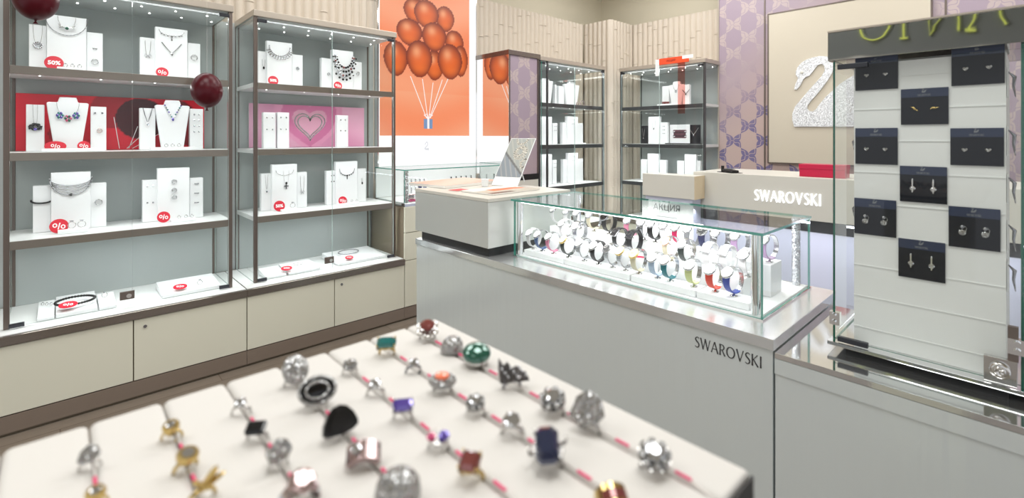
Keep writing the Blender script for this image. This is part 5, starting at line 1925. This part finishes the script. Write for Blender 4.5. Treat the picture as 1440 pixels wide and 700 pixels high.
for px, st, dl, cs, lab in (
        (785, 'white', 'dial_white', 'silver', 'white watch at the left end'), (803, 'white', 'dial_white', 'silver', 'white watch second from the left'),
        (817, 'silver_strap', 'dial_white', 'silver', 'silver watch left of the cream one'), (836, 'beige', 'dial_white', 'silver', 'cream strap watch'),
        (857, 'black', 'dial_black', 'dark_silver', 'black looped watch'), (889, 'pink', 'dial_white', 'silver', 'pink strap watch'),
        (907, 'silver_strap', 'dial_white', 'silver', 'silver watch right of the pink one'), (922, 'black', 'dial_white', 'silver', 'black strap watch left of the white one'),
        (940, 'white', 'dial_white', 'silver', 'white watch left of the magenta one'), (958, 'magenta', 'dial_white', 'silver', 'magenta strap watch'),
        (975, 'grey', 'dial_white', 'silver', 'grey beaded watch'), (994, 'navy', 'dial_black', 'silver', 'navy strap watch with dark dial'),
        (1014, 'silver_strap', 'dial_white', 'silver', 'silver watch right of the navy one'), (1042, 'lilac', 'dial_white', 'silver', 'lilac strap watch'),
        (1082, 'lilac', 'dial_white', 'silver', 'lilac and white watch beyond the front corner post')):
    watch(px, 2.10, 1.0455, st, dl, lab + ', ' + L_, 1.32, False, cs, random.uniform(-22, -4))
p = at_u(908, 352, 1.97)
o = MB().box(-.012, .012, -.03, .03, 0, .004).build('price_tag', 'red_box', None, T((1.95, p.y, 1.0)) @ Rz(R(20)))
tag(o, 'small red tag lying beside the all-black watch in the watch case', 'tag')

# leaning paper sign in the watch case
FZs = T((2.352, 0, 0)) @ Rz(R(-90))
a, b_ = hit(903, 300, FZs, 0), hit(975, 300, FZs, 0)
sgn = thing('promo_sign', 'white card with grey capital letters standing behind the glass watch case', 'sign', FZs @ T(((a.x + b_.x) / 2, 0, .9065)))
wS = b_.x - a.x
zs = hit(935, 292, FZs, 0).z - .9065
MB().box(-wS / 2, wS / 2, 0, .003, 0, zs + .035).build('card', 'card_white', sgn, I4, .001)
vs, fs = letters('АКЦИЯ', .046, .0)
MB().add(vs, fs, 0, False, T((0, -.0006, zs))).build('title', 'dark_ink', sgn, I4)
mb = MB()
for k in range(5):
    mb.box(-.06 + .004 * (k % 2), .06 - .006 * (k % 3), -.0006, 0, zs - .05 - k * .016, zs - .0475 - k * .016)
mb.build('small_print', 'grey_ink', sgn, I4)

# watches in the low counter
for i, (px, st) in enumerate(((590, 'navy'), (597, 'blue'), (609, 'navy'), (620, 'beige'))):
    a = at_v(px, 250, 3.80)
    key = (st, 'dial_white', False, 'silver', 1.12)
    if key in proto: o = dup(proto[key])
    else: o = proto[key] = make_watch(st, 'dial_white', 1.12)
    o.matrix_world = T((a.x, 3.80, .9905 + .075)) @ Rz(R(70))
    tag(o, '%s strap watch, %s of four, in the low glass counter' % ({'navy': 'navy', 'blue': 'blue', 'beige': 'beige'}[st], ('leftmost', 'second', 'third', 'rightmost')[i]), 'wristwatch', 'watches in the low glass counter')
case_l = MB().box(0, .42, -.05, .05, 0, .074).build('display_riser', 'white_plastic', None, T((at_v(584, 250, 3.80).x, 3.80, .9902)), .002)
tag(case_l, 'white riser carrying four watches in the low glass counter', 'display riser')
a = at_v(577, 283, 3.68)
ck = thing('bracelet_cushion', 'pink cushion with stacked bracelets at the corner of the low glass counter', 'cushion', T((at_v(579, 281, 3.69).x, 3.69, .9902)))
MB().box(-.035, .035, -.025, .025, 0, .02).build('cushion', 'pink_gem', ck, I4, .006, 3)
for k in range(3):
    MB().tube([(.03 * math.cos(q_), .02 * math.sin(q_), .028 + .016 * k) for q_ in [2 * math.pi * j / 18 for j in range(18)]], .0065, 0, 6, None, True).build('bracelet', ('opal_gem', 'dark_silver', 'opal_gem')[k], ck, I4)

# ================================================================== RING TRAY
ZT = 1.28
E = .0567
TU0, TU1, TV0, TV1 = -.160, .412, .1535, .607
tr = thing('ring_tray', 'large cream padded ring tray with long grooves in the foreground', 'ring tray', T((0, 0, ZT - .045)))
MB().box(TU0, TU1, TV0, TV1, 0, .012).build('base_board', 'tray_side', tr, I4, .001)
MB().box(TU0 + .0005, TU1 - .0005, TV0 - .0, TV0 + .002, .0125, .040).build('front_edge', 'tray_side', tr, I4)
GR = [.36 - E * k for k in range(10)]         # grooves run along y
edges = [TU1] + GR[:9] + [TU0]
for k in range(10):
    a, b_ = edges[k + 1], edges[k]
    w_ = b_ - a - .0012
    c = (a + b_) / 2
    n = 10
    rr = min(.0065, w_ * .3)
    prof = [(-w_ / 2, 0)]
    for j in range(n + 1):
        q_ = math.pi / 2 * j / n
        prof.append((-w_ / 2 + rr - rr * math.cos(q_), .032 - rr * .8 + rr * .8 * math.sin(q_)))
    prof += [(-p_[0], p_[1]) for p_ in prof[::-1]]
    mb = MB().prism(prof, TV0 + .003, TV1, 0, None, True)
    mb.build('padded_bar', 'cushion', tr, T((c, 0, .0127)), .0035, 3)
# what the tray stands on
ps = thing('display_table', 'plain display table under the ring tray', 'table', T((.13, .38, 0)))
MB().box(-.26, .235, -.20, .20, 1.205, 1.2348).build('table_top', 'desk_panel', ps, I4, .002)
MB().box(-.20, .20, -.17, .17, .0, 1.2045).build('pedestal', 'cream_panel', ps, I4, .002)


def band(mb, r, rad, mi=0, wd=1.0):
    mb.tube([(0, r * math.cos(q_), r * math.sin(q_)) for q_ in [2 * math.pi * k / 24 for k in range(24)]], rad, mi, 8, Matrix.Diagonal((wd, 1, 1, 1)), True)
    return mb


def ring(px, py, kind, label, s_=1.0, turn=None, z=None, metal='silver'):
    p = at_z(px, py, ZT + .013)
    # snap to the nearest groove
    g = min(GR, key=lambda g_: abs(g_ - p.x))
    yaw = math.atan2(p.y, p.x) + R(random.uniform(-22, 22))
    t = thing('ring', label, 'ring', T((p.x * .6 + g * .4, p.y, ZT + .001)) @ Rz(yaw) @ Ry(R(-24)), 'rings on the foreground tray')
    r = .0088 * (1 + (s_ - 1) * .4)
    hb_ = r + .001
    bm = MB()
    band(bm, r, .0013 * s_, 0, 1.6)
    bm.build('band', metal, t, I4)
    zc = hb_
    m = MB()
    N = 'stone'
    if kind == 'solitaire':
        m.gem((0, 0, zc + .004 * s_), .0062 * s_, 0, None, 8)
        for k in range(4):
            q_ = R(45 + 90 * k)
            m.tube([(0, 0, zc - .001), (.0055 * s_ * math.cos(q_), .0055 * s_ * math.sin(q_), zc + .006 * s_)], .0007, 1, 5)
        m.build(N, ['crystal', metal], t, I4)
    elif kind == 'cluster':
        for k in range(8):
            q_ = 2 * math.pi * k / 8
            m.sph((.0075 * s_ * math.cos(q_), .0075 * s_ * math.sin(q_), zc + .003 * s_), .0030 * s_, 2, 10)
        m.gem((0, 0, zc + .006 * s_), .0062 * s_, 0, None, 8)
        m.lathe([(.003, zc - .002), (.010 * s_, zc + .001), (.010 * s_, zc + .002)], 1, 18)
        m.build('crystal_cluster', ['crystal', metal, 'pave'], t, I4)
    elif kind == 'topaz':
        for k in range(6):
            q_ = 2 * math.pi * k / 6
            m.gem((.008 * s_ * math.cos(q_), .008 * s_ * math.sin(q_), zc + .003 * s_), .0045 * s_, 1, None, 5)
        m.gem((0, 0, zc + .008 * s_), .0075 * s_, 0, None, 8)
        m.lathe([(.003, zc - .002), (.009 * s_, zc + .002), (.008 * s_, zc + .004)], 1, 18)
        m.build(N, ['topaz_gem', metal], t, I4)
    elif kind == 'dome':
        m.lathe([(.0102 * s_, -.002), (.0108 * s_, .003), (.0100 * s_, .008 * s_), (.0075 * s_, .0125 * s_), (.004 * s_, .0148 * s_), (.0005, .0155 * s_)], 0, 26, Matrix.Diagonal((.85, 1, 1, 1)))
        m.build('pave_dome', 'pave', t, I4)
    elif kind == 'disc':
        m.sph((0, 0, 0), .0135 * s_, 0, 24, T((0, 0, zc + .007 * s_)) @ Ry(R(-36)) @ Matrix.Diagonal((1, .88, .28, 1)))
        m.build('pave_disc', 'pave', t, I4)
    elif kind == 'leaf':
        pts = [(-.014, -.004), (-.010, .010), (-.001, .017), (.009, .013), (.014, .002), (.008, -.006), (-.005, -.009)]
        m.prism([(x * s_, z_ * s_) for x, z_ in pts], -.002, .002, 0, T((0, 0, zc + .006 * s_)) @ Rz(R(-90)) @ Rx(R(-48)))
        m.build('pave_leaf', 'pave', t, I4, .0012)
        MB().sph((0, 0, 0), .010 * s_, 0, 16, T((.006, .004, zc - .002)) @ Matrix.Diagonal((1.1, .6, .25, 1))).build('lower_leaf', 'pave', t, I4)
    elif kind in ('emerald_cut', 'blue_cut', 'teal_cut', 'violet_cut', 'rose_cut', 'green_cut'):
        gm = dict(emerald_cut='teal_gem', blue_cut='blue_gem', teal_cut='teal_gem', violet_cut='violet_gem', rose_cut='topaz_gem', green_cut='green_gem')[kind]
        ax, ay = (.0105, .0065) if kind != 'rose_cut' else (.0078, .0075)
        ax *= s_; ay *= s_
        vs = []
        for q_, z_ in ((.62, .005), (.9, .003), (1, .0008), (.5, -.005)):
            for sx, sy in ((-1, -.6), (-.7, -1), (.7, -1), (1, -.6), (1, .6), (.7, 1), (-.7, 1), (-1, .6)):
                vs.append((ax * q_ * sx, ay * q_ * sy, zc + .005 + z_ * s_))
        fs = [tuple(range(8))] + [(j * 8 + k, (j + 1) * 8 + k, (j + 1) * 8 + (k + 1) % 8, j * 8 + (k + 1) % 8) for j in range(3) for k in range(8)]
        m.add(vs, fs, 0)
        m.build(N, gm, t, Rz(R(90 if kind != 'blue_cut' else 20)))
        b2 = MB()
        for sx in (-1, 1):
            for sy in (-1, 1):
                b2.tube([(0, 0, zc - .002), (ax * .85 * sx, ay * .9 * sy, zc + .003), (ax * .88 * sx, ay * .85 * sy, zc + .009)], .0011 * s_, 0, 5)
        b2.tube([(ax * .8 * math.cos(q_), ay * .8 * math.sin(q_), zc + .002) for q_ in [2 * math.pi * k / 14 for k in range(14)]], .0014, 0, 5, None, True)
        b2.build('setting', metal, t, Rz(R(90)))
    elif kind == 'big_dome_green':
        m.sph((0, 0, 0), .0125 * s_, 0, 22, T((0, 0, zc + .004)) @ Matrix.Diagonal((.95, 1.05, .55, 1)))
        m.build(N, 'green_gem', t, I4)
        b2 = MB().lathe([(.006, -.006), (.0105 * s_, -.001), (.0122 * s_, zc), (.0125 * s_, zc + .003), (.0115 * s_, zc + .004)], 0, 24)
        b2.build('setting', 'silver', t, I4)
    elif kind == 'crown':
        pts = [(-.016, -.002), (.012, -.002), (.013, .010), (.012, .020), (.008, .013), (.004, .016), (.0, .010), (-.005, .012), (-.008, .006), (-.013, .006)]
        m.prism([(x * s_, z_ * s_) for x, z_ in pts], -.003, .003, 0, T((0, 0, zc - .001)) @ Ry(R(42)) @ Rz(R(90)))
        m.build('crown_plate', 'pave_dark', t, I4, .0008)
        b2 = MB()
        for k in range(9):
            b2.sph((-.0035, (-.012 + .0028 * k) * s_, zc + (.003 + (k % 3) * .0035) * s_), .0014 * s_, 0, 8)
            b2.sph((.0035, (-.012 + .0028 * k) * s_, zc + (.003 + (k % 3) * .0035) * s_), .0014 * s_, 0, 8)
        b2.build('studs', 'crystal', t, T((0, 0, zc)) @ Ry(R(42)) @ T((0, 0, -zc)))
    elif kind == 'coral':
        m.sph((0, 0, 0), .010 * s_, 0, 18, T((0, 0, zc + .002)) @ Matrix.Diagonal((.8, 1.25, .6, 1)))
        m.build('pave_setting', 'pave', t, I4)
        MB().sph((0, 0, 0), .006 * s_, 0, 16, T((0, 0, zc + .008 * s_)) @ Matrix.Diagonal((.7, 1.1, .35, 1))).build(N, 'coral_gem', t, I4)
    elif kind == 'oval':
        X = T((0, 0, zc + .006 * s_)) @ Ry(R(-38))
        m.sph((0, 0, 0), .0145 * s_, 0, 26, X @ Matrix.Diagonal((.72, 1, .30, 1)))
        m.build(N, 'black_gem', t, I4)
        b2 = MB()
        for k, q_ in enumerate((1.0, .62)):
            b2.tube([(.0105 * q_ * s_ * math.cos(w_), .0148 * q_ * s_ * math.sin(w_), .0026 + (.002 if k else 0)) for w_ in [2 * math.pi * j / 26 for j in range(26)]], .0015 * s_, 0, 6, X, True)
        b2.sph((0, 0, .004), .006 * s_, 0, 14, X @ Matrix.Diagonal((.6, 1.3, .3, 1)))
        b2.build('crystal_stripes', 'pave', t, I4)
    elif kind == 'shield':
        pts = [(-.015, -.008), (-.0135, -.001), (-.009, .006), (-.003, .0105), (.002, .0115), (.008, .009), (.013, .003), (.0155, -.004), (.015, -.008), (.010, -.0105), (0, -.0115), (-.010, -.0105)]
        X = T((0, 0, zc + .006 * s_)) @ Rz(R(-90)) @ Rx(R(-52))
        m.prism([(x * s_, z_ * s_) for x, z_ in pts], -.003, .003, 0, X)
        m.prism([(x * s_ * .7, z_ * s_ * .7) for x, z_ in pts], -.0045, -.0031, 0, X)
        m.build(N, 'black_gem', t, I4, .0015)
    elif kind == 'square':
        for k in range(5):
            q_ = R(-50 + 25 * k)
            m.box(-.0065 * s_, .0065 * s_, -.0024 * s_, .0024 * s_, r, r + .0045 * s_, 0, Rx(q_))
        m.build(N, 'opal_gem', t, I4, .0006)
        b2 = MB().gem((.0, .006, zc + .006), .0035 * s_, 0)
        b2.build('accent_crystal', 'crystal', t, I4)
    elif kind == 'opal':
        for k in range(9):
            q_ = R(-80 + 20 * k)
            m.gem((0, 0, 0), .0052 * s_, k % 2, Rx(q_) @ T((0, 0, r + .004)), 6)
        m.gem((0, 0, zc + .009), .0085 * s_, 0, None, 8)
        m.build('opal_stones', ['opal_gem', 'crystal'], t, I4)
    elif kind == 'black_cut':
        m.box(-.0065 * s_, .0065 * s_, -.0085 * s_, .0085 * s_, zc, zc + .006 * s_)
        m.build(N, 'black_gem', t, I4, .0016, 1)
    elif kind == 'gold_leaf':
        for q_, l_ in ((20, .022), (60, .018), (-30, .016)):
            X = T((0, 0, zc)) @ Rx(R(q_)) @ Rz(R(q_))
            m.sph((0, 0, 0), l_ * .5 * s_, 0, 14, X @ T((0, 0, l_ * .4)) @ Matrix.Diagonal((.18, .42, 1, 1)))
        m.build('gold_leaves', metal, t, I4)
    elif kind == 'gold_gem':
        m.lathe([(.004, -.002), (.0085 * s_, .003), (.009 * s_, .007), (.007 * s_, .009)], 1, 20, T((0, 0, zc - .002)))
        m.gem((0, 0, zc + .006), .0066 * s_, 0)
        m.build(N, ['crystal', metal], t, I4)
    elif kind == 'wide_band':
        m.ribbon([(0, r * 1.15 * math.cos(q_), r * 1.15 * math.sin(q_)) for q_ in [2 * math.pi * k / 28 for k in range(29)]], .012 * s_, .0016, (1, 0, 0), 0)
        m.build('wide_hoop', metal, t, I4)
        MB().ribbon([(0, r * 1.28 * math.cos(q_), r * 1.28 * math.sin(q_)) for q_ in [math.pi * (.25 + .5 * k / 14) for k in range(15)]], .005 * s_, .0012, (1, 0, 0), 0).build('inlay', 'topaz_gem', t, I4)
    elif kind == 'twin':
        m.gem((0, -.005 * s_, zc + .004), .0052 * s_, 0)
        m.gem((0, .006 * s_, zc + .003), .0042 * s_, 1)
        m.lathe([(.003, zc - .002), (.008 * s_, zc), (.007 * s_, zc + .002)], 2, 16)
        m.build('twin_stones', ['violet_gem', 'pink_gem', metal], t, I4)
    return p


RINGS = [
    # outermost groove
    (602, 461, 'topaz', 'brown topaz flower ring, first ring of the outermost groove', 1.35, 'silver'),
    (636, 479, 'dome', 'silver pave dome ring beside the emerald ring', 1.35, 'silver'),
    (672, 494, 'big_dome_green', 'big ring with a dark emerald-green stone', 1.3, 'silver'),
    (718, 528, 'crown', 'spiky black crown ring studded with crystals', 1.15, 'dark_silver'),
    (778, 559, 'cluster', 'chunky faceted silver ring between the crown and the pave leaf ring', 1.3, 'silver'),
    (829, 583, 'leaf', 'grey pave leaf ring in the outermost groove', 1.2, 'silver'),
    (915, 637, 'cluster', 'round crystal cluster ring, last of the outermost groove', 1.3, 'silver'),
    (541, 483, 'teal_cut', 'gold ring with teal baguette stone', 1.15, 'gold'),
    (577, 508, 'solitaire', 'small crystal ring right behind the teal baguette ring', .95, 'dark_silver'),
    (620, 532, 'coral', 'pave ring with coral stone', 1.2, 'silver'),
    (667, 562, 'cluster', 'round silver crystal ring after the coral one', .95, 'silver'),
    (720, 590, 'solitaire', 'tall ring with a large clear crystal and reddish glints', 1.35, 'silver'),
    (770, 628, 'blue_cut', 'large dark blue emerald-cut ring', 1.5, 'silver'),
    (857, 688, 'wide_band', 'wide gold band with brown inlay at the lower frame edge', 1.3, 'gold'),
    (489, 509, 'cluster', 'small silver crystal ring, first ring of the third groove', .8, 'silver'),
    (525, 538, 'solitaire', 'clear solitaire ring, second in the third groove', 1.05, 'silver'),
    (563, 569, 'violet_cut', 'iridescent violet baguette ring', .95, 'silver'),
    (612, 610, 'twin', 'ring with violet and pink twin stones', 1.0, 'silver'),
    (659, 649, 'rose_cut', 'gold ring with cushion-cut rose stone', 1.05, 'gold'),
    (410, 523, 'disc', 'upright pave disc ring at the far end of its groove', 1.15, 'silver'),
    (446, 549, 'oval', 'oval black and silver striped ring', 1.15, 'silver'),
    (466, 593, 'shield', 'glossy black shield-shaped ring', 1.05, 'silver'),
    (506, 630, 'square', 'clear square-cut channel ring below the black shield ring', 1.3, 'silver'),
    (554, 677, 'dome', 'large pave dome ring near the lower frame edge', 1.6, 'silver'),
    (336, 563, 'solitaire', 'clear crystal ring left of the pave disc ring', .9, 'silver'),
    (359, 597, 'black_cut', 'rectangular black stone ring', .95, 'silver'),
    (388, 635, 'leaf', 'slim silver leaf ring below the rectangular black ring', .7, 'silver'),
    (416, 681, 'opal', 'large iridescent crystal ring at the lower frame edge', 1.2, 'silver'),
    (238, 596, 'gold_gem', 'small gold ring, first of the gold row', .75, 'gold'),
    (258, 637, 'gold_gem', 'gold ring with greenish crystal, second of the gold row', .9, 'gold'),
    (285, 676, 'gold_leaf', 'gold leaf ring with open loop', 1.0, 'gold'),
    (124, 636, 'leaf', 'thin silver ring in the leftmost visible groove', .55, 'silver'),
    (131, 688, 'gold_gem', 'gold ring at the bottom of the leftmost visible groove', .7, 'gold'),
]
rows = {}
for px, py, kd, lab, s_, me in RINGS:
    p = ring(px, py, kd, lab, s_, None, None, me)
    g = min(range(9), key=lambda k: abs(GR[k] - p.x))
    rows.setdefault(g, []).append(p.y)
nth = ('outermost', 'second', 'third', 'fourth', 'fifth', 'sixth', 'seventh', 'eighth')
for g, ys in rows.items():
    ys = sorted(ys, reverse=True)
    x = GR[g]
    t = thing('security_cord', 'pink-sleeved security cord threaded along the %s ring groove from the right' % nth[g], 'cord', T((x, 0, ZT + .0005)), 'pink-sleeved security cords')
    pts = [(0, TV1 - .02 if False else ys[0] + .004, -.004)]
    for a, b_ in zip(ys, ys[1:]):
        pts += [(0, a, .003), (.0, (a + b_) / 2, .0015)]
    pts += [(0, ys[-1], .003), (.0, ys[-1] - .03, .002), (0, max(TV0 + .01, ys[-1] - .06), -.004)]
    MB().tube(pts, .0009, 0, 6).build('cord', 'clear_cord', t, I4)
    for k, (a, b_) in enumerate(list(zip(ys, ys[1:])) + [(ys[-1], max(TV0 + .012, ys[-1] - .05))]):
        mid = (a + b_) / 2
        h_ = min(.0068, max(.003, (a - b_) / 2 - .010))
        MB().cyl(.0013, -h_, h_, 0, 10, T((0, mid - .001, .0022)) @ Rx(R(90))).build('sleeve', 'pink_cord', t, I4)
